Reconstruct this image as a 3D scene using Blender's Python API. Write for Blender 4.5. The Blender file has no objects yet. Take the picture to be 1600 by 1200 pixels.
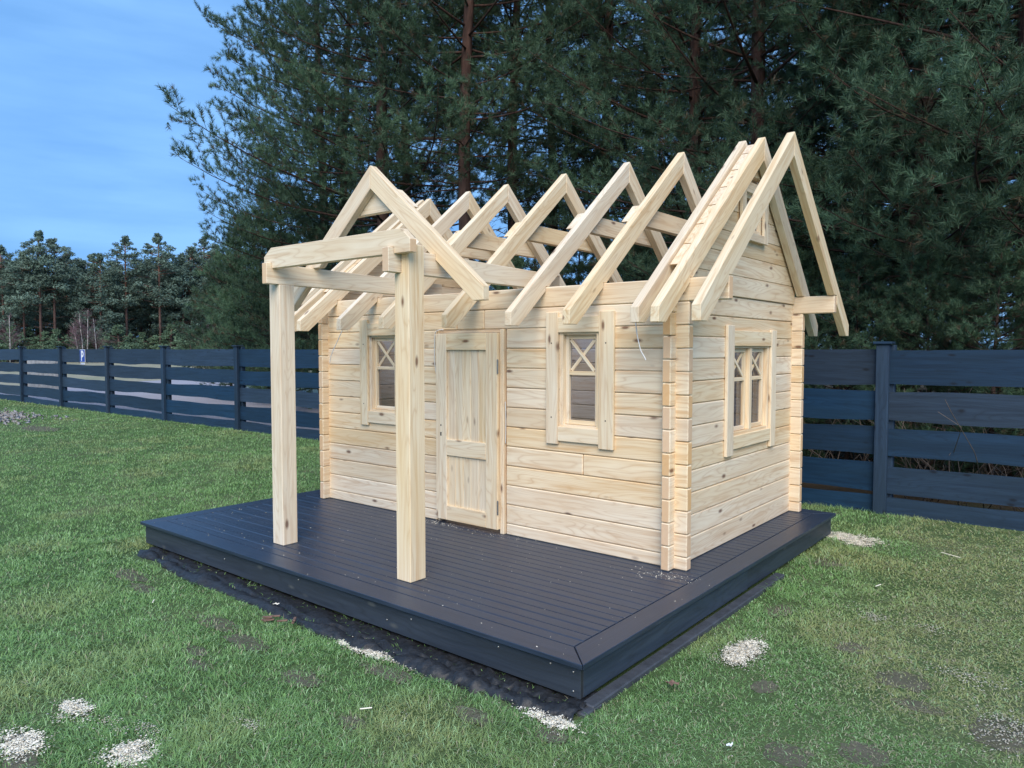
import bpy, bmesh, math, random
import numpy as np
from mathutils import Matrix, Vector
rad = math.radians
SC = bpy.context.scene
COL = SC.collection
GZ = -0.21                      # lawn level; z = 0 is the top of the deck

# ---------------------------------------------------------------- camera
CAM = (1.7937, -2.7011, 1.42)
cam_d = bpy.data.cameras.new("camera")
cam_d.sensor_width = 36.0
cam_d.lens = 1146.0 / 1600.0 * 36.0
cam_d.clip_start = 0.05
cam_d.clip_end = 2000.0
cam = bpy.data.objects.new("camera", cam_d)
COL.objects.link(cam)
_R = ((0.775186, 0.631733, 0.0), (-0.030284, 0.037161, 0.998850), (-0.631007, 0.774295, -0.047938))
_m = Matrix(((_R[0][0], _R[1][0], -_R[2][0], CAM[0]), (_R[0][1], _R[1][1], -_R[2][1], CAM[1]),
             (_R[0][2], _R[1][2], -_R[2][2], CAM[2]), (0, 0, 0, 1)))
cam.matrix_world = _m
SC.camera = cam
HEAD = 39.18                    # view heading, degrees left of +Y

# ---------------------------------------------------------------- light
SUN_EL, SUN_AZ = 40.0, 143.0    # azimuth clockwise from +Y, where the light comes from
world = bpy.data.worlds.new("World")
SC.world = world
world.use_nodes = True
nt = world.node_tree
nt.nodes.clear()
def N(t, typ, **kw):
    n = t.nodes.new(typ)
    for k, v in kw.items():
        setattr(n, k, v)
    return n
def L(t, a, ai, b, bi):
    t.links.new(a.outputs[ai], b.inputs[bi])
sky = N(nt, "ShaderNodeTexSky", sky_type='NISHITA')
sky.sun_disc = False
sky.sun_elevation = rad(SUN_EL)
sky.sun_rotation = rad(SUN_AZ)
sky.air_density = 1.0
sky.dust_density = 0.6
sky.ozone_density = 3.0
tint = N(nt, "ShaderNodeMix", data_type='RGBA', blend_type='MULTIPLY')
tint.inputs[0].default_value = 1.0
tint.inputs[7].default_value = (0.80, 1.0, 1.14, 1)
tc = N(nt, "ShaderNodeTexCoord")
mp = N(nt, "ShaderNodeMapping")
mp.inputs['Scale'].default_value = (1.0, 1.0, 3.2)
ns = N(nt, "ShaderNodeTexNoise")
ns.inputs['Scale'].default_value = 1.7
ns.inputs['Detail'].default_value = 5.0
ns.inputs['Roughness'].default_value = 0.5
rmp = N(nt, "ShaderNodeMapRange")
rmp.inputs[1].default_value = 0.3
rmp.inputs[2].default_value = 0.75
rmp.inputs[3].default_value = 0.80
rmp.inputs[4].default_value = 0.98
cl = N(nt, "ShaderNodeMix", data_type='RGBA')
ns2 = N(nt, "ShaderNodeTexNoise")
ns2.inputs['Scale'].default_value = 3.4
ns2.inputs['Detail'].default_value = 6.0
mp2 = N(nt, "ShaderNodeMapping")
mp2.inputs['Scale'].default_value = (1.0, 1.0, 5.5)
mp2.inputs['Location'].default_value = (3.1, 1.7, 0.4)
cr = N(nt, "ShaderNodeValToRGB")            # veil of blue evening cloud over the whole dome
cr.color_ramp.elements[0].position = 0.36
cr.color_ramp.elements[0].color = (0.160, 0.385, 0.79, 1)
cr.color_ramp.elements[1].position = 0.66
cr.color_ramp.elements[1].color = (0.240, 0.505, 0.94, 1)
crs = N(nt, "ShaderNodeVectorMath", operation='SCALE')
crs.inputs['Scale'].default_value = 9.6
L(nt, tc, 'Generated', mp2, 0)
L(nt, mp2, 0, ns2, 0)
L(nt, ns2, 0, cr, 0)
L(nt, cr, 0, crs, 0)
L(nt, crs, 0, cl, 7)
bg = N(nt, "ShaderNodeBackground")
bg.inputs[1].default_value = 0.0495
wo = N(nt, "ShaderNodeOutputWorld")
L(nt, sky, 0, tint, 6)
L(nt, tc, 'Generated', mp, 0)
L(nt, mp, 0, ns, 0)
L(nt, ns, 0, rmp, 0)
L(nt, rmp, 0, cl, 0)
L(nt, tint, 2, cl, 6)
L(nt, cl, 2, bg, 0)
L(nt, bg, 0, wo, 0)

sun_d = bpy.data.lights.new("sun", 'SUN')
sun_d.energy = 1.5
sun_d.angle = rad(48)
sun_d.color = (1.0, 0.89, 0.75)
sun = bpy.data.objects.new("sun", sun_d)
COL.objects.link(sun)
_az, _el = rad(SUN_AZ), rad(SUN_EL)
_to = Vector((math.sin(_az) * math.cos(_el), math.cos(_az) * math.cos(_el), math.sin(_el)))
sun.rotation_euler = _to.to_track_quat('Z', 'Y').to_euler()
sun.location = (0, -5, 12)

SC.view_settings.view_transform = 'Standard'
SC.view_settings.look = 'None'
SC.view_settings.gamma = 1.0
SC.view_settings.use_curve_mapping = False
SC.view_settings.exposure = 1.4
SC.cycles.max_bounces = 8
SC.cycles.transparent_max_bounces = 12

rng = random.Random(11)
nrs = np.random.RandomState(5)

# ---------------------------------------------------------------- materials
def new_mat(name):
    m = bpy.data.materials.new(name)
    m.use_nodes = True
    t = m.node_tree
    t.nodes.clear()
    o = N(t, "ShaderNodeOutputMaterial")
    b = N(t, "ShaderNodeBsdfPrincipled")
    L(t, b, 0, o, 0)
    return m, t, b
def ramp(t, pts):
    r = N(t, "ShaderNodeValToRGB")
    e = r.color_ramp.elements
    while len(e) < len(pts):
        e.new(0.5)
    for i, (p, c) in enumerate(pts):
        e[i].position = p
        e[i].color = (c[0], c[1], c[2], 1)
    return r
def mixc(t, fac, a, b, mode='MIX'):
    m = N(t, "ShaderNodeMix", data_type='RGBA', blend_type=mode)
    for s, v in ((0, fac), (6, a), (7, b)):
        if isinstance(v, tuple) and hasattr(v[0], 'outputs'):
            t.links.new(v[0].outputs[v[1]], m.inputs[s])
        elif isinstance(v, (int, float)):
            m.inputs[s].default_value = v
        else:
            m.inputs[s].default_value = (v[0], v[1], v[2], 1)
    return m
def math_n(t, op, a, b=None, clamp=False):
    m = N(t, "ShaderNodeMath", operation=op, use_clamp=clamp)
    for s, v in ((0, a), (1, b)):
        if v is None:
            continue
        if isinstance(v, tuple):
            t.links.new(v[0].outputs[v[1]], m.inputs[s])
        else:
            m.inputs[s].default_value = v
    return m
def noise(t, vec, scale, detail=3.0, rough=0.5, dim=None):
    n = N(t, "ShaderNodeTexNoise")
    n.inputs['Scale'].default_value = scale
    n.inputs['Detail'].default_value = detail
    n.inputs['Roughness'].default_value = rough
    if vec is not None:
        t.links.new(vec[0].outputs[vec[1]], n.inputs['Vector'])
    return n
def mapping(t, vec, scale):
    m = N(t, "ShaderNodeMapping")
    m.inputs['Scale'].default_value = scale
    t.links.new(vec[0].outputs[vec[1]], m.inputs['Vector'])
    return m

def wood_mat(name, light, mid, dark, knotc, rough=0.62, tintvar=0.08, knots=1.0, grain=1.0):
    m, t, b = new_mat(name)
    at = N(t, "ShaderNodeAttribute", attribute_name='gco')
    en = N(t, "ShaderNodeAttribute", attribute_name='endg')
    v = (at, 'Vector')
    # wavy distortion so the year rings wander
    dn = noise(t, (mapping(t, v, (1.6, 7.0, 7.0)), 0), 1.0, 2.0)
    sub = N(t, "ShaderNodeVectorMath", operation='MULTIPLY_ADD')
    L(t, dn, 'Color', sub, 0)
    sub.inputs[1].default_value = (0.0, 0.05, 0.05)
    t.links.new(at.outputs['Vector'], sub.inputs[2])
    ring = noise(t, (mapping(t, (sub, 0), (1.3, 34.0, 34.0)), 0), 1.0, 3.0, 0.55)
    fine = noise(t, (mapping(t, (sub, 0), (6.0, 220.0, 220.0)), 0), 1.0, 3.0, 0.6)
    broad = noise(t, (mapping(t, v, (0.9, 5.0, 5.0)), 0), 1.0, 2.0)
    c1 = ramp(t, [(0.34, dark), (0.47, mid), (0.60, light)])
    L(t, ring, 0, c1, 0)
    cath = noise(t, (mapping(t, (sub, 0), (0.75, 8.0, 8.0)), 0), 1.0, 1.5, 0.45)
    cl1 = math_n(t, 'MULTIPLY', (cath, 0), 17.0)
    cl2 = math_n(t, 'PINGPONG', (cl1, 0), 0.5)
    cl3 = ramp(t, [(0.0, (0.50 * grain,) * 3), (0.13, (0.14 * grain,) * 3), (0.45, (0.0,) * 3)])
    L(t, cl2, 0, cl3, 0)
    c1 = mixc(t, (cl3, 0), (c1, 0), (dark[0] * 0.80, dark[1] * 0.70, dark[2] * 0.60))
    c2 = mixc(t, (ramp(t, [(0.35, (0.55,) * 3), (0.65, (0.0,) * 3)]), 0), (c1, 2), mid)
    L(t, fine, 0, c2.inputs[0].links[0].from_node, 0)
    c2b = mixc(t, 0.32 * grain, (c1, 2), (c2, 2))
    # broad colour drift along the board
    c3 = mixc(t, (ramp(t, [(0.38, (0.0,) * 3), (0.7, (0.55,) * 3)]), 0), (c2b, 2), (mid[0] * 0.93, mid[1] * 0.84, mid[2] * 0.72))
    L(t, broad, 0, c3.inputs[0].links[0].from_node, 0)
    # knots
    vo = N(t, "ShaderNodeTexVoronoi")
    vo.inputs['Scale'].default_value = 1.0
    L(t, mapping(t, (sub, 0), (3.6, 9.5, 9.5)), 0, vo, 'Vector')
    kr = ramp(t, [(0.07, (1.0,) * 3), (0.105, (0.55,) * 3), (0.17, (0.0,) * 3)])
    L(t, vo, 'Distance', kr, 0)
    sep = N(t, "ShaderNodeSeparateColor")
    L(t, vo, 'Color', sep, 0)
    gate = math_n(t, 'GREATER_THAN', (sep, 0), 1.0 - 0.62 * knots)
    kf = math_n(t, 'MULTIPLY', (kr, 0), (gate, 0))
    kf = math_n(t, 'MULTIPLY', (kf, 0), 0.85)
    c4 = mixc(t, (kf, 0), (c3, 2), knotc)
    # end grain a touch darker and pinker
    eg = mixc(t, (math_n(t, 'MULTIPLY', (en, 'Fac'), 0.85), 0), (c4, 2), (mid[0] * 0.88, mid[1] * 0.68, mid[2] * 0.52))
    # board to board variation carried by gco offset attribute
    bt = N(t, "ShaderNodeAttribute", attribute_name='btint')
    hs = N(t, "ShaderNodeHueSaturation")
    L(t, eg, 2, hs, 'Color')
    sv = N(t, "ShaderNodeMapRange")
    L(t, bt, 'Fac', sv, 0)
    sv.inputs[3].default_value = 1.0 - tintvar
    sv.inputs[4].default_value = 1.0 + tintvar * 0.6
    L(t, sv, 0, hs, 'Value')
    ss = N(t, "ShaderNodeMapRange")
    sfr = math_n(t, 'FRACT', (math_n(t, 'MULTIPLY', (bt, 'Fac'), 7.31), 0))
    L(t, sfr, 0, ss, 0)
    ss.inputs[3].default_value = 0.84
    ss.inputs[4].default_value = 1.16
    L(t, ss, 0, hs, 'Saturation')
    L(t, hs, 0, b, 'Base Color')
    b.inputs['Roughness'].default_value = rough
    b.inputs['Specular IOR Level'].default_value = 0.35
    bp = N(t, "ShaderNodeBump")
    bp.inputs['Strength'].default_value = 0.25
    bp.inputs['Distance'].default_value = 0.002
    L(t, fine, 0, bp, 'Height')
    L(t, bp, 0, b, 'Normal')
    return m

M_PINE = wood_mat("pine_wood", (0.87, 0.75, 0.56), (0.82, 0.68, 0.49), (0.68, 0.49, 0.31), (0.13, 0.05, 0.028))
M_SAWN = wood_mat("sawn_spruce", (0.89, 0.78, 0.59), (0.84, 0.71, 0.51), (0.71, 0.53, 0.34), (0.15, 0.065, 0.035), tintvar=0.07, knots=0.9)
M_FENCE = wood_mat("fence_paint", (0.021, 0.050, 0.098), (0.016, 0.040, 0.080), (0.011, 0.028, 0.058), (0.006, 0.009, 0.018), rough=0.55, tintvar=0.22)
M_FASCIA = wood_mat("fascia_paint", (0.046, 0.062, 0.085), (0.038, 0.052, 0.073), (0.028, 0.040, 0.058), (0.10, 0.11, 0.11), rough=0.5, tintvar=0.15)

def deck_mat():
    m, t, b = new_mat("deck_composite")
    at = N(t, "ShaderNodeAttribute", attribute_name='gco')
    v = (at, 'Vector')
    f = noise(t, (mapping(t, v, (3.0, 260.0, 60.0)), 0), 1.0, 2.0)
    g = noise(t, v, 2.2, 4.0, 0.6)
    s = noise(t, v, 95.0, 2.0, 0.6)
    c = ramp(t, [(0.3, (0.014, 0.024, 0.045)), (0.7, (0.027, 0.042, 0.076))])
    L(t, f, 0, c, 0)
    dust = ramp(t, [(0.45, (0.0,) * 3), (0.75, (0.35,) * 3)])
    L(t, g, 0, dust, 0)
    c2 = mixc(t, (dust, 0), (c, 0), (0.055, 0.066, 0.090))
    sp = ramp(t, [(0.76, (0.0,) * 3), (0.79, (0.7,) * 3)])
    L(t, s, 0, sp, 0)
    c3 = mixc(t, (sp, 0), (c2, 2), (0.34, 0.31, 0.26))
    L(t, c3, 2, b, 'Base Color')
    rr = N(t, "ShaderNodeMapRange")
    L(t, g, 0, rr, 0)
    rr.inputs[3].default_value = 0.32
    rr.inputs[4].default_value = 0.50
    b.inputs['Specular IOR Level'].default_value = 0.65
    L(t, rr, 0, b, 'Roughness')
    bp = N(t, "ShaderNodeBump")
    bp.inputs['Strength'].default_value = 0.5
    bp.inputs['Distance'].default_value = 0.0015
    L(t, f, 0, bp, 'Height')
    L(t, bp, 0, b, 'Normal')
    return m
M_DECK = deck_mat()

def plain(name, col, rough=0.6, metal=0.0, var=0.0, scale=8.0, spec=0.5, bump=0.0):
    m, t, b = new_mat(name)
    b.inputs['Roughness'].default_value = rough
    b.inputs['Metallic'].default_value = metal
    b.inputs['Specular IOR Level'].default_value = spec
    if var > 0:
        tcn = N(t, "ShaderNodeTexCoord")
        n = noise(t, (tcn, 'Object'), scale, 4.0, 0.6)
        r = ramp(t, [(0.3, tuple(x * (1 - var) for x in col)), (0.7, tuple(min(1, x * (1 + var)) for x in col))])
        L(t, n, 0, r, 0)
        L(t, r, 0, b, 'Base Color')
        if bump > 0:
            bp = N(t, "ShaderNodeBump")
            bp.inputs['Strength'].default_value = 0.8
            bp.inputs['Distance'].default_value = bump
            L(t, n, 0, bp, 'Height')
            L(t, bp, 0, b, 'Normal')
    else:
        b.inputs['Base Color'].default_value = (col[0], col[1], col[2], 1)
    return m
M_JOIST = plain("joist_dark", (0.02, 0.024, 0.03), 0.8, var=0.3)
M_METAL = plain("zinc_metal", (0.32, 0.31, 0.29), 0.4, 0.9, var=0.2, scale=60)
M_CABLE = plain("white_cable", (0.72, 0.72, 0.70), 0.45)
M_CABLE_D = plain("dark_wire", (0.03, 0.03, 0.03), 0.5)
M_FABRIC = plain("weed_membrane", (0.018, 0.02, 0.024), 0.55, var=0.5, scale=40, bump=0.006)
M_EDGE = plain("edging_grey", (0.055, 0.062, 0.075), 0.6, var=0.3, scale=14, bump=0.002)
M_HOLE = plain("keyhole_black", (0.01, 0.01, 0.01), 0.6)
M_LEAF = plain("dry_leaf", (0.17, 0.10, 0.075), 0.7, var=0.4, scale=60)
M_STONE = plain("pale_gravel", (0.30, 0.30, 0.31), 0.85, var=0.4, scale=9)
M_SIGNB = plain("sign_blue", (0.010, 0.055, 0.34), 0.4)
M_SIGNW = plain("sign_white", (0.78, 0.80, 0.82), 0.4)
M_WALLW = plain("whitewash", (0.62, 0.62, 0.60), 0.8, var=0.15, scale=5)
M_WALLG = plain("weathered_render", (0.30, 0.31, 0.32), 0.85, var=0.35, scale=3)
M_SHAV = plain("sawdust_flake", (0.88, 0.82, 0.68), 0.8, var=0.12, scale=30)

def glass_mat():
    m = bpy.data.materials.new("window_glass")
    m.use_nodes = True
    t = m.node_tree
    t.nodes.clear()
    o = N(t, "ShaderNodeOutputMaterial")
    tr = N(t, "ShaderNodeBsdfTransparent")
    tr.inputs[0].default_value = (0.70, 0.73, 0.82, 1)
    gl = N(t, "ShaderNodeBsdfGlossy")
    gl.inputs['Roughness'].default_value = 0.03
    fr = N(t, "ShaderNodeFresnel")
    fr.inputs[0].default_value = 1.85
    mx = N(t, "ShaderNodeMixShader")
    ge = N(t, "ShaderNodeNewGeometry")
    inv = math_n(t, 'SUBTRACT', 1.0, (ge, 'Backfacing'))
    L(t, math_n(t, 'MULTIPLY', (fr, 0), (inv, 0)), 0, mx, 0)
    L(t, tr, 0, mx, 1)
    L(t, gl, 0, mx, 2)
    L(t, mx, 0, o, 0)
    return m
M_GLASS = glass_mat()

def bark_mat(name, low, high, z0, z1):
    m, t, b = new_mat(name)
    tcn = N(t, "ShaderNodeTexCoord")
    sp = N(t, "ShaderNodeSeparateXYZ")
    L(t, tcn, 'Object', sp, 0)
    mr = N(t, "ShaderNodeMapRange")
    L(t, sp, 2, mr, 0)
    mr.inputs[1].default_value = z0
    mr.inputs[2].default_value = z1
    n = noise(t, (mapping(t, (tcn, 'Object'), (14.0, 14.0, 3.0)), 0), 1.0, 4.0, 0.65)
    c = mixc(t, (mr, 0), low, high)
    d = mixc(t, (ramp(t, [(0.35, (0.0,) * 3), (0.65, (0.75,) * 3)]), 0), (c, 2), (low[0] * 0.35, low[1] * 0.35, low[2] * 0.35))
    L(t, n, 0, d.inputs[0].links[0].from_node, 0)
    L(t, d, 2, b, 'Base Color')
    b.inputs['Roughness'].default_value = 0.9
    b.inputs['Specular IOR Level'].default_value = 0.2
    bp = N(t, "ShaderNodeBump")
    bp.inputs['Strength'].default_value = 1.0
    bp.inputs['Distance'].default_value = 0.03
    L(t, n, 0, bp, 'Height')
    L(t, bp, 0, b, 'Normal')
    return m
M_BARK = bark_mat("pine_bark", (0.075, 0.052, 0.045), (0.105, 0.058, 0.045), 2.0, 7.0)
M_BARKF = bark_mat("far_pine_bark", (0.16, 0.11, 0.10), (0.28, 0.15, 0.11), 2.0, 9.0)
M_BIRCH = plain("birch_bark", (0.42, 0.39, 0.37), 0.8, var=0.4, scale=4)
M_TWIG = plain("bare_twig", (0.15, 0.12, 0.10), 0.9, var=0.3, scale=3)
M_SHRUB = plain("bare_shrub", (0.16, 0.10, 0.115), 0.9, var=0.3, scale=3)

def vcol_mat(name, rough=0.7, trans=0.0, spec=0.25, randv=0.0):
    m, t, b = new_mat(name)
    a = N(t, "ShaderNodeAttribute", attribute_name='bcol')
    src = (a, 'Color')
    if randv:
        oi = N(t, "ShaderNodeObjectInfo")
        hs = N(t, "ShaderNodeHueSaturation")
        mr = N(t, "ShaderNodeMapRange")
        L(t, oi, 'Random', mr, 0)
        mr.inputs[3].default_value = 1 - randv
        mr.inputs[4].default_value = 1 + randv
        L(t, mr, 0, hs, 'Value')
        L(t, a, 'Color', hs, 'Color')
        src = (hs, 0)
    t.links.new(src[0].outputs[src[1]], b.inputs['Base Color'])
    b.inputs['Roughness'].default_value = rough
    b.inputs['Specular IOR Level'].default_value = spec
    if trans:
        o = [x for x in t.nodes if x.type == 'OUTPUT_MATERIAL'][0]
        tl = N(t, "ShaderNodeBsdfTranslucent")
        t.links.new(src[0].outputs[src[1]], tl.inputs[0])
        mx = N(t, "ShaderNodeMixShader")
        mx.inputs[0].default_value = trans
        L(t, b, 0, mx, 1)
        L(t, tl, 0, mx, 2)
        L(t, mx, 0, o, 0)
    return m
M_GRASS = vcol_mat("grass_blade", 0.6, 0.25, 0.3)
M_NEEDLE = vcol_mat("pine_needle", 0.55, 0.15, 0.3, 0.14)
M_FNEEDLE = vcol_mat("far_needle", 0.8, 0.0, 0.1, 0.2)

def ground_mat(name, cols, scale, fine, bump=0.02, big=0.25, rough=0.95):
    m, t, b = new_mat(name)
    g = N(t, "ShaderNodeNewGeometry")
    v = (g, 'Position')
    a = noise(t, v, scale, 6.0, 0.62)
    f = noise(t, v, fine, 4.0, 0.7)
    c = ramp(t, [(0.32, cols[0]), (0.5, cols[1]), (0.66, cols[2])])
    L(t, a, 0, c, 0)
    c2 = mixc(t, (ramp(t, [(0.35, (0.0,) * 3), (0.7, (0.7,) * 3)]), 0), (c, 0), cols[3])
    L(t, f, 0, c2.inputs[0].links[0].from_node, 0)
    L(t, c2, 2, b, 'Base Color')
    b.inputs['Roughness'].default_value = rough
    b.inputs['Specular IOR Level'].default_value = 0.15
    bp = N(t, "ShaderNodeBump")
    bp.inputs['Strength'].default_value = 0.8
    bp.inputs['Distance'].default_value = bump
    L(t, f, 0, bp, 'Height')
    L(t, bp, 0, b, 'Normal')
    return m
M_SOIL = ground_mat("lawn_thatch", [(0.070, 0.120, 0.044), (0.100, 0.155, 0.060), (0.150, 0.170, 0.090), (0.055, 0.088, 0.036)], 1.3, 90.0, 0.012)
M_DIRT = ground_mat("bare_soil", [(0.095, 0.100, 0.068), (0.14, 0.128, 0.098), (0.185, 0.165, 0.13), (0.080, 0.095, 0.052)], 6.0, 120.0, 0.01)
M_FLOOR = ground_mat("forest_floor", [(0.035, 0.026, 0.016), (0.06, 0.042, 0.024), (0.05, 0.055, 0.025), (0.10, 0.07, 0.04)], 0.9, 25.0, 0.04)
M_FIELD = ground_mat("straw_field", [(0.30, 0.28, 0.20), (0.36, 0.33, 0.24), (0.26, 0.27, 0.17), (0.20, 0.19, 0.13)], 0.25, 4.0, 0.05)
M_ROAD = ground_mat("pale_road", [(0.30, 0.29, 0.33), (0.36, 0.35, 0.39), (0.33, 0.32, 0.35), (0.26, 0.25, 0.28)], 0.5, 14.0, 0.01)

# ---------------------------------------------------------------- mesh helpers
WORG = {}                        # world origin of each object that others hang from
def tag(o, label=None, cat=None, group=None, kind=None):
    if label: o['label'] = label
    if cat: o['category'] = cat
    if group: o['group'] = group
    if kind: o['kind'] = kind
    return o
def empty(name, loc, label, cat, group=None):
    o = bpy.data.objects.new(name, None)
    o.empty_display_size = 0.2
    COL.objects.link(o)
    o.location = loc
    WORG[o] = Vector(loc)
    tag(o, label, cat, group)
    return o
def link_mesh(name, me, mat, parent=None, org=(0, 0, 0)):
    o = bpy.data.objects.new(name, me)
    COL.objects.link(o)
    if mat is not None and len(me.materials) == 0:
        me.materials.append(mat)
    org = Vector(org)
    WORG[o] = org
    if parent is not None:
        o.parent = parent
        o.location = org - WORG[parent]
    else:
        o.location = org
    return o
def solid(name, verts, faces, mat, parent=None, g=0, bevel=0.003, off=None):
    """closed solid from world-space verts; g = grain axis 0/1/2 or a vector"""
    vs = [Vector(v) for v in verts]
    lo = Vector([min(v[i] for v in vs) for i in range(3)])
    hi = Vector([max(v[i] for v in vs) for i in range(3)])
    c = Vector(((lo.x + hi.x) / 2, (lo.y + hi.y) / 2, lo.z))
    bm = bmesh.new()
    bv = [bm.verts.new(v - c) for v in vs]
    for f in faces:
        bm.faces.new([bv[i] for i in f])
    bmesh.ops.recalc_face_normals(bm, faces=bm.faces[:])
    if bevel > 0:
        bmesh.ops.bevel(bm, geom=bm.edges[:], offset=bevel, segments=1, affect='EDGES', clamp_overlap=True)
    me = bpy.data.meshes.new(name)
    bm.to_mesh(me)
    bm.free()
    grain_attrs(me, g, off)
    return link_mesh(name, me, mat, parent, c)
def grain_attrs(me, g, off=None):
    if isinstance(g, int):
        g = Vector([1.0 if i == g else 0.0 for i in range(3)])
    g = Vector(g).normalized()
    s = g.orthogonal().normalized() if abs(g.z) > 0.9 else g.cross(Vector((0, 0, 1))).normalized()
    t = g.cross(s)
    n = len(me.vertices)
    co = np.empty(n * 3, np.float32)
    me.vertices.foreach_get('co', co)
    co = co.reshape(-1, 3)
    B = np.array([list(g), list(s), list(t)], np.float32)
    o = np.array(off if off is not None else [rng.uniform(0, 60), rng.uniform(0, 60), rng.uniform(0, 60)], np.float32)
    gc = co @ B.T + o
    a = me.attributes.new('gco', 'FLOAT_VECTOR', 'POINT')
    a.data.foreach_set('vector', gc.astype(np.float32).ravel())
    nf = len(me.polygons)
    nn = np.empty(nf * 3, np.float32)
    me.polygons.foreach_get('normal', nn)
    e = (np.abs(nn.reshape(-1, 3) @ B[0]) > 0.8).astype(np.float32)
    a = me.attributes.new('endg', 'FLOAT', 'FACE')
    a.data.foreach_set('value', e)
    a = me.attributes.new('btint', 'FLOAT', 'FACE')
    a.data.foreach_set('value', np.full(nf, rng.random(), np.float32))
BOXF = [(0, 3, 2, 1), (4, 5, 6, 7), (0, 1, 5, 4), (1, 2, 6, 5), (2, 3, 7, 6), (3, 0, 4, 7)]
def box(name, x0, x1, y0, y1, z0, z1, mat, parent=None, g=0, bevel=0.003):
    v = [(x0, y0, z0), (x1, y0, z0), (x1, y1, z0), (x0, y1, z0), (x0, y0, z1), (x1, y0, z1), (x1, y1, z1), (x0, y1, z1)]
    return solid(name, v, BOXF, mat, parent, g, bevel)
def prism(name, poly, ax, a, b, mat, parent=None, g=0, bevel=0.003, fn=None):
    """extrude 2-D polygon along axis ax from a to b; a, b may be functions of the 2-D point"""
    n = len(poly)
    vs = []
    for w in (a, b):
        for p in poly:
            q = w(p) if callable(w) else w
            if ax == 0: vs.append((q, p[0], p[1]))
            elif ax == 1: vs.append((p[0], q, p[1]))
            else: vs.append((p[0], p[1], q))
    fs = [tuple(range(n)), tuple(range(2 * n - 1, n - 1, -1))]
    for i in range(n):
        j = (i + 1) % n
        fs.append((i, j, n + j, n + i))
    return solid(name, vs, fs, mat, parent, g, bevel)
def np_mesh(name, V, F3, smooth=False):
    """triangle mesh from numpy arrays"""
    me = bpy.data.meshes.new(name)
    V = np.ascontiguousarray(V, np.float32)
    F3 = np.ascontiguousarray(F3, np.int32)
    me.vertices.add(len(V))
    me.vertices.foreach_set('co', V.ravel())
    me.loops.add(F3.size)
    me.loops.foreach_set('vertex_index', F3.ravel())
    me.polygons.add(len(F3))
    me.polygons.foreach_set('loop_start', np.arange(0, F3.size, 3, dtype=np.int32))
    me.polygons.foreach_set('loop_total', np.full(len(F3), 3, np.int32))
    me.update(calc_edges=True)
    if smooth:
        me.polygons.foreach_set('use_smooth', np.ones(len(F3), bool))
    return me
def face_col(me, C):
    a = me.attributes.new('bcol', 'FLOAT_COLOR', 'FACE') if False else me.attributes.new('bcol', 'FLOAT_COLOR', 'POINT')
    c = np.ones((len(me.vertices), 4), np.float32)
    c[:, :3] = C
    a.data.foreach_set('color', c.ravel())
def tube(pts, r0, r1, sides=8):
    """arrays for a tapered tube through pts"""
    P = np.array(pts, np.float32)
    n = len(P)
    V, F = [], []
    up = np.array([0, 0, 1.0])
    for i in range(n):
        d = P[min(i + 1, n - 1)] - P[max(i - 1, 0)]
        d = d / (np.linalg.norm(d) + 1e-9)
        ref = up if abs(d[2]) < 0.9 else np.array([1.0, 0, 0])
        a = np.cross(d, ref); a /= np.linalg.norm(a)
        b = np.cross(d, a)
        r = r0 + (r1 - r0) * i / (n - 1)
        for k in range(sides):
            th = 2 * math.pi * k / sides
            V.append(P[i] + r * (math.cos(th) * a + math.sin(th) * b))
    for i in range(n - 1):
        for k in range(sides):
            k2 = (k + 1) % sides
            p, q, r_, s = i * sides + k, i * sides + k2, (i + 1) * sides + k2, (i + 1) * sides + k
            F += [(p, q, r_), (p, r_, s)]
    for k in range(1, sides - 1):
        F.append((0, k + 1, k))
        o = (n - 1) * sides
        F.append((o, o + k, o + k + 1))
    return np.array(V, np.float32), np.array(F, np.int32)
def join_arr(parts):
    Vs, Fs, o = [], [], 0
    for V, F in parts:
        Vs.append(V); Fs.append(F + o); o += len(V)
    return np.concatenate(Vs), np.concatenate(Fs)
def polar(px, d):
    """point at distance d from the viewpoint in the direction of a bearing"""
    b = math.atan((px - 800) / 1146.0) - rad(HEAD)
    return CAM[0] + d * math.sin(b), CAM[1] + d * math.cos(b)

# ---------------------------------------------------------------- ground
def sheet(name, x0, x1, y0, y1, z, mat, nx=1, ny=1, amp=0.0, seed=0):
    xs = np.linspace(x0, x1, nx + 1); ys = np.linspace(y0, y1, ny + 1)
    X, Y = np.meshgrid(xs, ys)
    Z = np.full_like(X, z)
    if amp:
        Z = Z + amp * (np.sin(X * 1.7 + seed) * np.cos(Y * 1.3 + seed) + 0.5 * np.sin(X * 3.9 + Y * 2.7))
    V = np.stack([X.ravel(), Y.ravel(), Z.ravel()], 1)
    F = []
    w = nx + 1
    for j in range(ny):
        for i in range(nx):
            a = j * w + i
            F += [(a, a + 1, a + w + 1), (a, a + w + 1, a + w)]
    me = np_mesh(name, V, np.array(F), True)
    o = link_mesh(name, me, mat)
    tag(o, kind='structure')
    return o
sheet("field", -900, 900, -300, 1200, GZ - 0.03, M_FIELD)
sheet("forest_floor", -13.5, 60, 5.6, 60, GZ - 0.018, M_FLOOR, 40, 40, 0.008)
def road():
    P = [(-35, 5.7), (-13, 5.7), (-6, 5.8), (-9, 9.0), (-20, 13.5), (-37, 19)]
    V = np.array([(x, y, GZ - 0.012) for x, y in P], np.float32)
    F = np.array([(0, 1, 3), (1, 2, 3), (0, 3, 4), (0, 4, 5)])
    tag(link_mesh("road", np_mesh("road", V, F), M_ROAD), kind='structure')
road()
sheet("lawn_ground", -40, 12, -12, 5.32, GZ, M_SOIL, 120, 40, 0.004)

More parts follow.
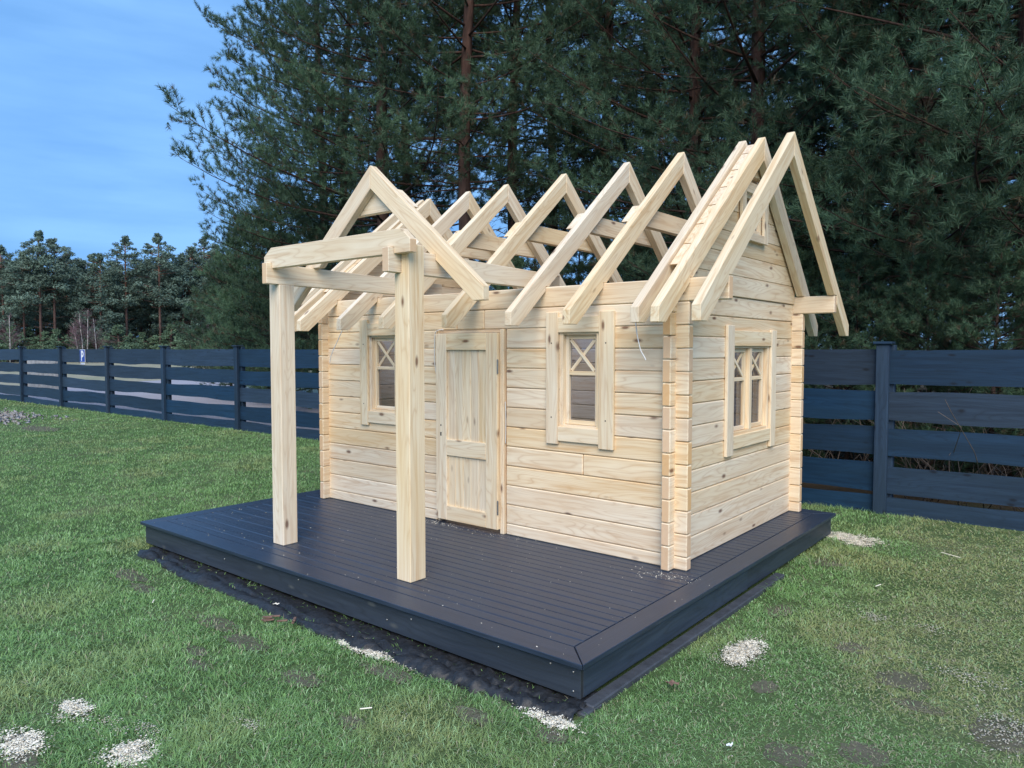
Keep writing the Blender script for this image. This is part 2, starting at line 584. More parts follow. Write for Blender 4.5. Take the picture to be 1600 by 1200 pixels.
# ---------------------------------------------------------------- deck
DL = -4.36; DB = 3.94
deck = empty("deck", (-2.18, 1.97, GZ), "low dark composite deck carrying the unfinished wooden playhouse", "deck")
BW = 0.148
def tpoly(name, poly, g):
    return prism(name, poly, 2, -0.025, 0.0, M_DECK, deck, g, 0.0025)
gp = 0.003
tpoly("border_board", [(DL, 0), (0, 0), (-BW, BW), (DL + BW, BW)], 0)
tpoly("border_board", [(0, gp * 2), (0, DB - gp * 2), (-BW + gp, DB - BW - gp), (-BW + gp, BW + gp * 2)], 1)
tpoly("border_board", [(DL, gp * 2), (DL, DB - gp * 2), (DL + BW - gp, DB - BW - gp), (DL + BW - gp, BW + gp * 2)], 1)
tpoly("border_board", [(DL, DB), (0, DB), (-BW, DB - BW), (DL + BW, DB - BW)], 0)
nb = 23
pitch = (DB - 2 * BW - 0.006) / nb
for i in range(nb):
    y0 = BW + 0.006 + i * pitch
    y1 = y0 + pitch - 0.006
    ym = (y0 + y1) / 2
    poly = [(y0, -0.025), (y1, -0.025), (y1, 0), (ym + 0.012, 0), (ym + 0.004, -0.0035), (ym - 0.004, -0.0035), (ym - 0.012, 0), (y0, 0)]
    prism("deck_board", poly, 0, DL + BW + 0.003, -BW - 0.003, M_DECK, deck, 0, 0.0015)
FZ0, FZ1 = -0.178, -0.0265
fx = [DL + 0.03, -2.1, -0.03]
box("fascia_board", DL + 0.03, -0.03, 0.03, 0.055, FZ0, FZ1, M_FASCIA, deck, 0, 0.002)
box("fascia_board", -0.055, -0.03, 0.057, 2.02, FZ0, FZ1, M_FASCIA, deck, 1, 0.002)
box("fascia_board", -0.057, -0.034, 2.024, DB - 0.03, FZ0, FZ1, M_FASCIA, deck, 1, 0.002)
box("fascia_board", DL + 0.03, DL + 0.055, 0.057, DB - 0.03, FZ0, FZ1, M_FASCIA, deck, 1, 0.002)
box("fascia_board", DL + 0.057, -0.059, DB - 0.055, DB - 0.03, FZ0, FZ1, M_FASCIA, deck, 0, 0.002)
for i in range(8):
    x = DL + 0.09 + i * (4.36 - 0.22) / 7
    box("joist", x, x + 0.045, 0.06, DB - 0.06, -0.15, -0.027, M_JOIST, deck, 1, 0)
for x in (DL + 0.14, -2.9, -1.4, -0.16):
    for y in (0.13, 2.0, DB - 0.18):
        box("support_block", x - 0.05, x + 0.05, y - 0.05, y + 0.05, GZ - 0.04, -0.151, M_JOIST, deck, 2, 0.004)
# screws in the fascia
def screws(lst, name="screw_head"):
    for (x, y, z, ax) in lst:
        V, F = [], []
        n = 8; r = 0.006
        for k in range(n):
            a = 2 * math.pi * k / n
            if ax == 1: V.append((r * math.cos(a), 0, r * math.sin(a)))
            else: V.append((0, r * math.cos(a), r * math.sin(a)))
        V2 = [((v[0] * 0.7, -0.003, v[2] * 0.7) if ax == 1 else (0.003, v[1] * 0.7, v[2] * 0.7)) for v in V]
        F = [(i, (i + 1) % n, n + (i + 1) % n) for i in range(n)] + [(i, n + (i + 1) % n, n + i) for i in range(n)]
        F += [(n, n + k, n + k + 1) for k in range(1, n - 1)]
        me = np_mesh(name, np.array(V + V2), np.array(F))
        link_mesh(name, me, M_METAL, deck, (x, y, z))
screws([(-0.07, 0.0295, -0.06, 1), (-0.07, 0.0295, -0.15, 1), (-0.20, 0.0295, -0.055, 1), (-0.52, 0.0295, -0.06, 1), (-1.15, 0.0295, -0.07, 1), (-1.35, 0.0295, -0.12, 1), (-2.2, 0.0295, -0.06, 1), (-3.1, 0.0295, -0.09, 1)])

# ---------------------------------------------------------------- playhouse
house = empty("log_playhouse", (-2.165, 2.70, 0.0), "pale unfinished log playhouse with bare roof rafters and a two post porch", "playhouse")
FY0, FY1 = 1.575, 1.640          # front wall
BY0, BY1 = 3.760, 3.825          # back wall
RX0, RX1 = -0.405, -0.345        # right wall
LX0, LX1 = -3.985, -3.925        # left wall
XA, XB = -4.07, -0.258
jz = [0.0] + [0.087 + 0.14833 * k for k in range(13)]      # joints of front and back walls
sz = [0.0] + [0.012 + 0.149 * k for k in range(1, 13)]     # joints of side walls (to 1.80)
def segs(a, b, holes):
    out = [(a, b)]
    for h0, h1 in holes:
        nxt = []
        for s0, s1 in out:
            if h1 <= s0 or h0 >= s1:
                nxt.append((s0, s1))
            else:
                if h0 > s0: nxt.append((s0, h0))
                if h1 < s1: nxt.append((h1, s1))
        out = nxt
    return out
LB = 0.0065
def log_x(x0, x1, y0, y1, z0, z1):
    dy = rng.uniform(-0.0012, 0.0012)
    box("log", x0, x1, y0 + dy, y1 + dy, z0 + 0.0018, z1 - 0.0018, M_PINE, house, 0, LB)
def log_y(x0, x1, y0, y1, z0, z1):
    dx = rng.uniform(-0.0012, 0.0012)
    box("log", x0 + dx, x1 + dx, y0, y1, z0 + 0.0018, z1 - 0.0018, M_PINE, house, 1, LB)
front_open = [(-2.492, -1.748, 0.0, 1.572), (-1.252, -0.908, 0.845, 1.55), (-3.332, -2.968, 0.845, 1.55)]
def holes_for(ops, z0, z1):
    return [(a, b) for a, b, c, d in ops if z1 > c + 0.02 and z0 < d - 0.02]
for k in range(len(jz) - 1):
    z0, z1 = jz[k], jz[k + 1]
    top = (k == len(jz) - 2)
    xa, xb = (-4.19, -0.002) if top else (XA, XB)
    extra = [(-2.262, -2.258), (-1.972, -1.968)] if k == 11 else ([(-1.052, -1.049)] if k == 4 else [])
    for s0, s1 in segs(xa, xb, holes_for(front_open, z0, z1) + extra):
        log_x(s0, s1, FY0, FY1, z0, z1)
    log_x(xa, xb, BY0, BY1, z0, z1)
side_open = [(2.455, 3.205, 0.765, 1.455)]
for k in range(len(sz) - 1):
    z0, z1 = sz[k], sz[k + 1]
    for s0, s1 in segs(1.502, 3.898, holes_for(side_open, z0, z1)):
        log_y(RX0, RX1, s0, s1, z0, z1)
    log_y(LX0, LX1, 1.502, 3.898, z0, z1)

# roof lines
PK = (2.70, 2.972)
FT = (1.18, 1.672)
RT = (4.20, 1.632)
sf = (PK[1] - FT[1]) / (PK[0] - FT[0])
sr = (PK[1] - RT[1]) / (RT[0] - PK[0])
def yf(z, d=0.0): return FT[0] + (z + d - FT[1]) / sf       # front slope y at height z (d below the top)
def yr(z, d=0.0): return RT[0] - (z + d - RT[1]) / sr
VD = 0.172
def lerp(a, b, t): return a + (b - a) * t
def xfun(xb, xt):
    return lambda p: lerp(xb, xt, (p[1] - 1.60) / 1.37)
# gable logs
def gable(xo, xi, lean, opening, nm="log"):
    z = 1.80
    first = True
    while z < 2.93:
        z1 = min(z + 0.149, 2.93)
        d = 0.028
        a0 = max(yf(z, d), FY1 + 0.002) if z < 1.87 else yf(z, d)
        a1 = yf(z1, d); b0 = min(yr(z, d), BY0 - 0.002) if z < 1.87 else yr(z, d); b1 = yr(z1, d)
        a1 = max(a1, a0); b1 = min(b1, b0)
        lo = lambda p: xo + lean * (p[1] - 1.65) / 1.3
        li = lambda p: xi + lean * (p[1] - 1.65) / 1.3
        zz0, zz1 = z + 0.0016, z1 - 0.0016
        hs = [(h0, h1) for h0, h1, c, e in opening if z1 > c + 0.02 and z < e - 0.02]
        if hs:
            h0, h1 = hs[0]
            polys = []
            if h0 > a1 + 0.01: polys.append([(a0, zz0), (h0, zz0), (h0, zz1), (a1, zz1)])
            if h1 < b1 - 0.01: polys.append([(h1, zz0), (b0, zz0), (b1, zz1), (h1, zz1)])
        else:
            polys = [[(a0, zz0), (b0, zz0), (b1, zz1), (a1, zz1)]] if b1 - a1 > 0.005 else [[(a0, zz0), (b0, zz0), ((a1 + b1) / 2, zz1)]]
        for pl in polys:
            prism(nm, pl, 0, li, lo, M_PINE, house, 1, 0.003)
        z = z1
gable(-0.335, -0.390, 0.05, [(2.475, 2.925, 2.235, 2.60)])
gable(-3.978, -3.922, 0.09, [])

# rafters: right-hand face x at the bottom and at the peak
RAF = [(0.000, 0.000), (-0.262, -0.212), (-0.396, -0.357), (-0.895, -0.855), (-1.38, -1.345), (-1.985, -1.985),
       (-2.69, -2.65), (-3.23, -3.14), (-3.855, -3.74), (-3.985, -3.835), (-4.13, -4.045)]
RAF[8] = (-3.80, -3.69)
RAF[9] = (-3.988, -3.80)
TW = 0.057
def rafter_pair(xb, xt, i):
    f0 = xfun(xb - TW, xt - TW); f1 = xfun(xb, xt)
    bz = 1.578
    yb = yf(bz, VD)
    g = (0, PK[0] - FT[0], PK[1] - FT[1])
    # birdsmouth over the wall plate
    p = [(FT[0], bz), (yb, bz), (FY0 - 0.003, PK[1] - VD - sf * (PK[0] - FY0 + 0.003)), (FY0 - 0.003, 1.8685), (yf(1.8685, VD), 1.8685), (PK[0] - 0.0015, PK[1] - VD), (PK[0] - 0.0015, PK[1]), FT]
    prism("rafter", p, 0, f0, f1, M_SAWN, house, g, 0.003)
    bz = 1.532
    yb = yr(bz, VD)
    g = (0, RT[0] - PK[0], RT[1] - PK[1])
    p = [(RT[0], bz), (yb, bz), (BY1 + 0.003, PK[1] - VD - sr * (BY1 + 0.003 - PK[0])), (BY1 + 0.003, 1.8685), (yr(1.8685, VD), 1.8685), (PK[0] + 0.0015, PK[1] - VD), (PK[0] + 0.0015, PK[1]), RT]
    prism("rafter", p, 0, f0, f1, M_SAWN, house, g, 0.003)
for i, (xb, xt) in enumerate(RAF):
    rafter_pair(xb, xt, i)
for i in (3, 4, 5, 6, 7):
    xb, xt = RAF[i]
    x1 = lerp(xb, xt, 0.58) - TW - 0.004
    z0, z1 = 2.338, 2.476
    d = 0.004
    p = [(yf(z0, d), z0), (yr(z0, d), z0), (yr(z1, d), z1), (yf(z1, d), z1)]
    prism("collar_tie", p, 0, x1 - 0.055, x1, M_SAWN, house, 1, 0.003)
# porch
def post(x0, x1, y0, y1, nx0, nx1, ztop, left):
    """post with a housing cut for the beam: narrower above the beam underside"""
    zb = 1.875
    if left:
        p = [(x0, 0), (x1, 0), (x1, zb), (nx1, zb), (nx1, ztop), (x0, ztop)]
    else:
        p = [(x0, 0), (x1, 0), (x1, ztop), (nx0, ztop), (nx0, zb), (x0, zb)]
    prism("porch_post", p, 1, y0, y1, M_SAWN, house, 2, 0.004)
post(-1.577, -1.452, 0.309, 0.438, -1.5175, -1.4535, 2.045, False)
post(-2.915, -2.787, 0.309, 0.432, -2.9135, -2.852, 2.045, True)
def beam(x0, x1, yend):
    p = [(0.212, 1.877), (0.212, 2.022), (yend, 1.985), (yend, 1.868), (1.5, 1.868), (0.6, 1.875)]
    prism("porch_beam", p, 0, x0, x1, M_SAWN, house, 1, 0.003)
beam(-1.576, -1.520, 1.95)
beam(-2.849, -2.792, 1.95)
hx0, hx1 = -2.885, -1.378
hp = [(hx0, 2.03), (hx0, 2.070), (hx0 + 0.085, 2.128), (hx1 - 0.075, 2.128), (hx1, 2.060), (hx1, 1.985), (-1.516, 1.985), (-1.516, 2.0235), (-1.58, 2.0235), (-1.58, 1.985),
      (-2.788, 1.985), (-2.788, 2.0235), (-2.853, 2.0235), (-2.853, 1.985), (hx0, 1.985)]
prism("header_beam", hp, 1, 0.252, 0.305, M_SAWN, house, 0, 0.0025)
ax_, az_ = -2.141, 2.665
psl = 0.848
def porch_rafter(sgn):
    xt = ax_ + sgn * 1.022
    zt = az_ - psl * 1.022
    bz = 1.712
    xb = ax_ + sgn * ((az_ - 0.158 - bz) / psl)
    g = (sgn, 0, -psl)
    xe = (-1.519 if sgn > 0 else -2.8505)
    ze = az_ - 0.158 - psl * abs(xe - ax_)
    p = [(ax_ + sgn * 0.0012, az_), (xt, zt), (xt, bz), (xb, bz), (xe, ze), (xe, 2.015), (ax_ + sgn * (az_ - 0.158 - 2.015) / psl, 2.015), (ax_ + sgn * 0.0012, az_ - 0.158)]
    prism("porch_rafter", p, 1, 0.60, 0.656, M_SAWN, house, g, 0.003)
porch_rafter(1)
porch_rafter(-1)
zc0, zc1 = 2.352, 2.488
hw = lambda z: (az_ - 0.004 - z) / psl
prism("collar_tie", [(ax_ - hw(zc0), zc0), (ax_ + hw(zc0), zc0), (ax_ + hw(zc1), zc1), (ax_ - hw(zc1), zc1)], 1, 0.659, 0.71, M_SAWN, house, 0, 0.003)

# windows -------------------------------------------------------------------
def bar(name, p, q, w, t0, t1, ax, mat, parent, bevel=0.002, ends=None):
    """flat bar from p to q in the plane perpendicular to ax, width w, thickness t0..t1"""
    dx, dz = q[0] - p[0], q[1] - p[1]
    l = math.hypot(dx, dz)
    nx, nz = -dz / l * w / 2, dx / l * w / 2
    poly = [(p[0] + nx, p[1] + nz), (p[0] - nx, p[1] - nz), (q[0] - nx, q[1] - nz), (q[0] + nx, q[1] + nz)]
    g = (dx, 0, dz) if ax == 1 else (0, dx, dz)
    return prism(name, poly, ax, t0, t1, mat, parent, g, bevel)
def rect(name, a0, a1, z0, z1, t0, t1, ax, mat, parent, g, bevel=0.002):
    if ax == 1:
        return box(name, a0, a1, min(t0, t1), max(t0, t1), z0, z1, mat, parent, g, bevel)
    return box(name, min(t0, t1), max(t0, t1), a0, a1, z0, z1, mat, parent, g, bevel)
def part_empty(name, loc, parent):
    o = bpy.data.objects.new(name, None)
    o.empty_display_size = 0.1
    COL.objects.link(o)
    o.parent = parent
    o.location = Vector(loc) - WORG[parent]
    WORG[o] = Vector(loc)
    return o
def window(ax, face, out, o0, o1, z0, z1, trim, sashes, midz, in_depth=0.045):
    """ax: 1 = front wall (plane y=face), 0 = side wall (plane x=face); out = outward sign
    the frame lining is the part, everything else hangs from it"""
    s = out
    F = lambda d: face + s * d             # d metres outward of the wall face
    hor = 0 if ax == 1 else 1
    # lining jambs
    jw = 0.032
    root = part_empty("window", ((o0 + o1) / 2, face, z0) if ax == 1 else (face, (o0 + o1) / 2, z0), house)
    lin = rect("frame", o0, o0 + jw, z0, z1, F(0.004), F(-0.068), ax, M_PINE, root, 2)
    rect("frame", o1 - jw, o1, z0, z1, F(0.004), F(-0.068), ax, M_PINE, root, 2)
    rect("frame", o0 + jw + 0.0005, o1 - jw - 0.0005, z1 - jw, z1, F(0.003), F(-0.067), ax, M_PINE, root, hor)
    rect("frame", o0 + jw + 0.0005, o1 - jw - 0.0005, z0, z0 + 0.036, F(0.003), F(-0.067), ax, M_PINE, root, hor)
    for (a0, a1, b0, b1, g) in trim:
        rect("trim_board", a0, a1, b0, b1, F(0.0015), F(0.026 if g == 2 else 0.023), ax, M_SAWN, root, hor if g == 0 else 2, 0.003)
    for (a0, a1) in sashes:
        zb, zt = z0 + 0.038, z1 - jw - 0.002
        st = 0.030
        T0, T1 = F(-0.028), F(-0.062)
        rect("sash_bar", a0, a0 + st, zb, zt, T0, T1, ax, M_SAWN, root, 2)
        rect("sash_bar", a1 - st, a1, zb, zt, T0, T1, ax, M_SAWN, root, 2)
        rect("sash_bar", a0 + st, a1 - st, zt - st, zt, F(-0.029), F(-0.061), ax, M_SAWN, root, hor)
        rect("sash_bar", a0 + st, a1 - st, zb, zb + st, F(-0.029), F(-0.061), ax, M_SAWN, root, hor)
        rect("sash_bar", a0 + st, a1 - st, midz - 0.014, midz + 0.014, F(-0.030), F(-0.058), ax, M_SAWN, root, hor)
        i0, i1, k0, k1 = a0 + st + 0.002, a1 - st - 0.002, midz + 0.014, zt - st
        bar("cross_bar", (i0 + 0.008, k1 - 0.004), (i1 - 0.008, k0 + 0.004), 0.024, F(-0.031), F(-0.0405), ax, M_SAWN, root)
        bar("cross_bar", (i0 + 0.008, k0 + 0.004), (i1 - 0.008, k1 - 0.004), 0.024, F(-0.041), F(-0.050), ax, M_SAWN, root)
        rect("pane", a0 + st - 0.004, a1 - st + 0.004, zb + st - 0.004, zt - st + 0.004, F(-0.0515), F(-0.0545), ax, M_GLASS, root, 0, 0)
    return root
# right-hand front window
window(1, FY0, -1, -1.252, -0.908, 0.845, 1.552,
       [(-1.356, -1.254, 0.738, 1.680, 2), (-0.910, -0.792, 0.733, 1.676, 2), (-1.2535, -0.9105, 1.535, 1.645, 0), (-1.2535, -0.9105, 0.762, 0.866, 0)],
       [(-1.219, -0.941)], 1.248)
window(1, FY0, -1, -3.332, -2.968, 0.845, 1.552,
       [(-3.438, -3.334, 0.738, 1.678, 2), (-2.966, -2.855, 0.735, 1.676, 2), (-3.3335, -2.9665, 1.535, 1.645, 0), (-3.3335, -2.9665, 0.762, 0.866, 0)],
       [(-3.299, -3.001)], 1.25)
window(0, RX1, 1, 2.455, 3.205, 0.765, 1.457,
       [(2.335, 2.453, 0.640, 1.590, 2), (3.207, 3.315, 0.628, 1.568, 2), (2.4535, 3.2065, 1.44, 1.555, 0), (2.4535, 3.2065, 0.682, 0.780, 0)],
       [(2.489, 2.805), (2.855, 3.171)], 1.19)
def trim_screws(root, ax, face, s, pts):
    for (a, z) in pts:
        c = face + s * 0.0262
        r = 0.0045
        if ax == 1:
            box("screw_head", a - r, a + r, min(c, c + s * 0.0015), max(c, c + s * 0.0015), z - r, z + r, M_HOLE, root, 2, 0.0007)
        else:
            box("screw_head", min(c, c + s * 0.0015), max(c, c + s * 0.0015), a - r, a + r, z - r, z + r, M_HOLE, root, 2, 0.0007)
WR = [o for o in bpy.data.objects if o.name.startswith("window") and o.type == 'EMPTY']
trim_screws(WR[0], 1, FY0, -1, [(-1.306, 1.46), (-1.306, 0.93), (-0.852, 1.46), (-0.852, 0.93)])
trim_screws(WR[1], 1, FY0, -1, [(-3.386, 1.46), (-3.386, 0.93), (-2.912, 1.46), (-2.912, 0.93)])
# mullion of the double window
rect("window_mullion", 2.806, 2.854, 0.803, 1.424, RX1 + 0.001, RX1 - 0.064, 0, M_SAWN, house, 2)
# little gable window, frame leaning with the gable
def gx(z): return -0.335 + 0.05 * (z - 1.65) / 1.3
def gable_window():
    xf = gx(2.4)
    root = part_empty("window", (xf, 2.70, 2.235), house)
    for (a0, a1, b0, b1, g) in [(2.445, 2.52, 2.215, 2.635, 2), (2.88, 2.955, 2.215, 2.635, 2), (2.522, 2.878, 2.555, 2.635, 0), (2.522, 2.878, 2.215, 2.275, 0)]:
        rect("trim_board", a0, a1, b0, b1, xf + 0.012, xf + 0.034, 0, M_SAWN, root, 1 if g == 0 else 2)
    for (a0, a1, b0, b1) in [(2.521, 2.555, 2.276, 2.554), (2.845, 2.879, 2.276, 2.554), (2.556, 2.844, 2.276, 2.305), (2.556, 2.844, 2.525, 2.554), (2.69, 2.712, 2.306, 2.524)]:
        rect("sash_bar", a0, a1, b0, b1, xf - 0.045, xf + 0.006, 0, M_SAWN, root, 2)
    rect("pane", 2.55, 2.85, 2.30, 2.53, xf - 0.022, xf - 0.018, 0, M_GLASS, root, 2, 0)
gable_window()

# door ------------------------------------------------------------------------
DX0, DX1 = -2.482, -1.76
box("door_jamb", DX0 + 0.001, DX0 + 0.022, 1.578, 1.650, 0.0, 1.570, M_PINE, house, 2, 0.002)
box("door_jamb", DX1 - 0.040, DX1 - 0.003, 1.562, 1.652, 0.0, 1.568, M_PINE, house, 2, 0.003)
box("door_jamb", DX0 + 0.0225, DX1 - 0.0405, 1.585, 1.649, 1.545, 1.569, M_PINE, house, 0, 0.002)
door = part_empty("door", (-2.13, 1.55, 0.03), house)
lx0, lx1 = -2.462, -1.805
z0, z1 = 0.032, 1.542
DY0, DY1 = 1.536, 1.576
st = 0.118
rails = [(z0, 0.150), (0.560, 0.690), (1.410, z1)]
box("stile", lx0, lx0 + st, DY0, DY1, z0, z1, M_SAWN, door, 2, 0.003)
box("stile", lx1 - st, lx1, DY0, DY1, z0, z1, M_SAWN, door, 2, 0.003)
for a, b in rails:
    box("rail", lx0 + st + 0.0004, lx1 - st - 0.0004, DY0 + 0.0004, DY1 - 0.0004, a, b, M_SAWN, door, 0, 0.003)
px0, px1 = lx0 + st, lx1 - st
npl = 5
for (a, b) in ((0.150, 0.560), (0.690, 1.410)):
    w = (px1 - px0) / npl
    for i in range(npl):
        box("plank", px0 + i * w + 0.0005, px0 + (i + 1) * w - 0.0005, DY0 + 0.018, DY1 - 0.006, a - 0.003, b + 0.003, M_SAWN, door, 2, 0.0035)
for zc in (1.285, 0.205):
    box("hinge", lx1 + 0.001, lx1 + 0.0125, DY0 - 0.008, DY0 + 0.004, zc - 0.055, zc + 0.055, M_METAL, door, 2, 0.003)
box("keyhole", lx0 + 0.050, lx0 + 0.064, DY0 - 0.0015, DY0 + 0.004, 0.715, 0.745, M_HOLE, door, 2, 0.001)
box("keyhole", lx0 + 0.052, lx0 + 0.063, DY0 - 0.0015, DY0 + 0.004, 0.795, 0.808, M_HOLE, door, 2, 0.001)

# ---------------------------------------------------------------- loose things around the house
def cable(pts, r, mat, label):
    # smooth with Catmull-Rom
    P = [Vector(p) for p in pts]
    out = []
    for i in range(len(P) - 1):
        a, b, c, d = P[max(i - 1, 0)], P[i], P[i + 1], P[min(i + 2, len(P) - 1)]
        for k in range(6):
            t = k / 6
            out.append(0.5 * ((2 * b) + (c - a) * t + (2 * a - 5 * b + 4 * c - d) * t * t + (3 * b - a - 3 * c + d) * t ** 3))
    out.append(P[-1])
    org = P[0]
    V, F = tube([p - org for p in out], r, r, 6)
    o = link_mesh("electric_cable", np_mesh("electric_cable", V, F, True), mat, None, org)
    tag(o, label, "cable")
cable([(-3.33, 1.40, 1.715), (-3.36, 1.33, 1.62), (-3.40, 1.32, 1.56), (-3.47, 1.31, 1.45), (-3.52, 1.30, 1.36), (-3.54, 1.30, 1.30)], 0.0035, M_CABLE, "thin white cable hanging from a rafter left of the left front window")
cable([(-0.49, 1.36, 1.68), (-0.485, 1.31, 1.59), (-0.475, 1.30, 1.53), (-0.46, 1.30, 1.46), (-0.445, 1.30, 1.41), (-0.42, 1.30, 1.37), (-0.41, 1.30, 1.35)], 0.0035, M_CABLE, "thin white cable hanging from a rafter right of the right front window")
cable([(-2.40, 1.566, 1.574), (-2.455, 1.562, 1.571), (-2.492, 1.562, 1.54), (-2.502, 1.565, 1.42), (-2.500, 1.565, 1.30), (-2.487, 1.572, 1.20)], 0.004, M_CABLE, "white cable looped down the left side of the playhouse door frame")
cable([(-1.752, 1.568, 1.02), (-1.745, 1.566, 0.94), (-1.744, 1.566, 0.80), (-1.752, 1.570, 0.70)], 0.003, M_CABLE, "short white cable bulging from the right side of the playhouse door frame")

# weed membrane rolled along the front of the deck
def membrane():
    line = [(-4.15, -0.075), (-3.6, -0.13), (-3.2, -0.16), (-2.4, -0.15), (-1.67, -0.17), (-1.35, -0.155), (-0.95, -0.15), (-0.7, -0.135), (-0.46, -0.12), (-0.2, -0.105), (0.03, -0.06)]
    P = []
    for i in range(len(line) - 1):
        for k in range(14):
            t = k / 14
            P.append((lerp(line[i][0], line[i + 1][0], t), lerp(line[i][1], line[i + 1][1], t)))
    n, m = len(P), 13
    V = np.zeros((n, m, 3), np.float32)
    r = np.random.RandomState(3)
    hn = np.convolve(r.rand(n + 8), np.ones(5) / 5, 'same')[:n]
    wn = np.convolve(r.rand(n + 8), np.ones(7) / 7, 'same')[:n]
    for i, (x, y) in enumerate(P):
        R = 0.038 + 0.075 * (hn[i] - 0.35)
        R = max(R, 0.02)
        for j in range(m):
            u = j / (m - 1)
            if u < 0.55:
                a = math.pi * (1.0 - u / 0.55)
                yy = y + (wn[i] - 0.5) * 0.06 + R * math.cos(a)
                zz = R * math.sin(a) * 0.85
            else:
                w = (u - 0.55) / 0.45
                yy = y + (wn[i] - 0.5) * 0.06 + R + w * (0.24 - R)
                zz = 0.012 + 0.035 * math.sin(w * 5 + i * 0.35) ** 2 * (1 - w)
            jit = r.rand(3) * 0.016 - 0.008
            V[i, j] = (x + jit[0] * 0.6, yy + jit[1], GZ - 0.004 + max(zz + jit[2] * 1.1, 0.0))
    F = []
    for i in range(n - 1):
        for j in range(m - 1):
            a = i * m + j
            F += [(a, a + 1, a + m + 1), (a, a + m + 1, a + m)]
    org = Vector((-2.1, -0.1, GZ))
    VV = V.reshape(-1, 3) - np.array(org, np.float32)
    o = link_mesh("weed_membrane", np_mesh("weed_membrane", VV, np.array(F)), M_FABRIC, None, org)
    tag(o, "crumpled black weed membrane rolled along the ground in front of the deck", "fabric")
membrane()
e = empty("edging_bar", (0.05, 1.2, GZ), "narrow dark grey edging bar lying in the grass beside the right edge of the deck", "edging")
box("bar", -0.022, 0.046, 0.02, 2.52, GZ - 0.01, GZ + 0.028, M_EDGE, e, 1, 0.006)
box("connector", -0.012, 0.050, -0.05, 0.09, GZ - 0.006, GZ + 0.018, M_EDGE, e, 1, 0.006)

def flat_leaf(x, y, s, rot, mat, name, label, cat, seed):
    r = random.Random(seed)
    bm = bmesh.new()
    n = 12
    c = bm.verts.new((0, 0, s * 0.10))
    ring = []
    for k in range(n):
        a = 2 * math.pi * k / n
        rr = s * (0.55 + 0.35 * abs(math.cos(a * 1.5))) * r.uniform(0.8, 1.1)
        ring.append(bm.verts.new((rr * math.cos(a), rr * 0.65 * math.sin(a), s * r.uniform(0.0, 0.35))))
    for k in range(n):
        bm.faces.new((c, ring[k], ring[(k + 1) % n]))
    me = bpy.data.meshes.new(name)
    bm.to_mesh(me); bm.free()
    o = link_mesh(name, me, mat, None, (x, y, GZ + 0.035))
    o.rotation_euler.z = rot
    tag(o, label, cat)
flat_leaf(0.223, 0.433, 0.045, 0.4, M_LEAF, "dead_leaf", "dry brown leaf lying on the grass right of the near deck corner", "leaf", 1)
flat_leaf(0.654, 0.085, 0.022, 1.4, M_SIGNW, "paper_scrap", "small white scrap lying on the grass near the bottom edge", "scrap", 2)
flat_leaf(-2.2, -0.135, 0.028, 0.9, M_SHAV, "pale_leaf", "small pale leaf stuck on the black membrane in front of the left post", "leaf", 3)
def splinter(x, y, l, rot, label):
    o = box("wood_splinter", x - l / 2, x + l / 2, y - 0.0035, y + 0.0035, GZ + 0.022, GZ + 0.027, M_SHAV, None, 0, 0.002)
    o.rotation_euler.z = rot
    tag(o, label, "splinter")
splinter(0.876, 3.84, 0.16, -0.5, "long thin pale wood splinter on the right lawn near the fence")
splinter(0.619, 2.68, 0.07, 1.3, "pale wood chip standing out in the right lawn halfway to the fence")
splinter(-0.738, -0.628, 0.055, 0.9, "small white sliver on the grass in front of the deck")
splinter(-2.885, -0.577, 0.06, -0.6, "pale sliver in the grass left of the bare patches")
def bark_bits():
    e = empty("bark_scrap", (-1.98, -0.25, GZ + 0.02), "small heap of brown bark and twigs on the grass by the membrane", "bark")
    r = random.Random(4)
    for k in range(7):
        x, y = -1.97 + r.uniform(-0.11, 0.11), -0.255 + r.uniform(-0.05, 0.05)
        o = box("bark_piece", x - 0.03, x + 0.03, y - 0.008, y + 0.008, GZ + 0.018 + 0.004 * k, GZ + 0.026 + 0.004 * k, M_LEAF, e, 0, 0.002)
        o.rotation_euler.z = r.uniform(0, 3)
bark_bits()

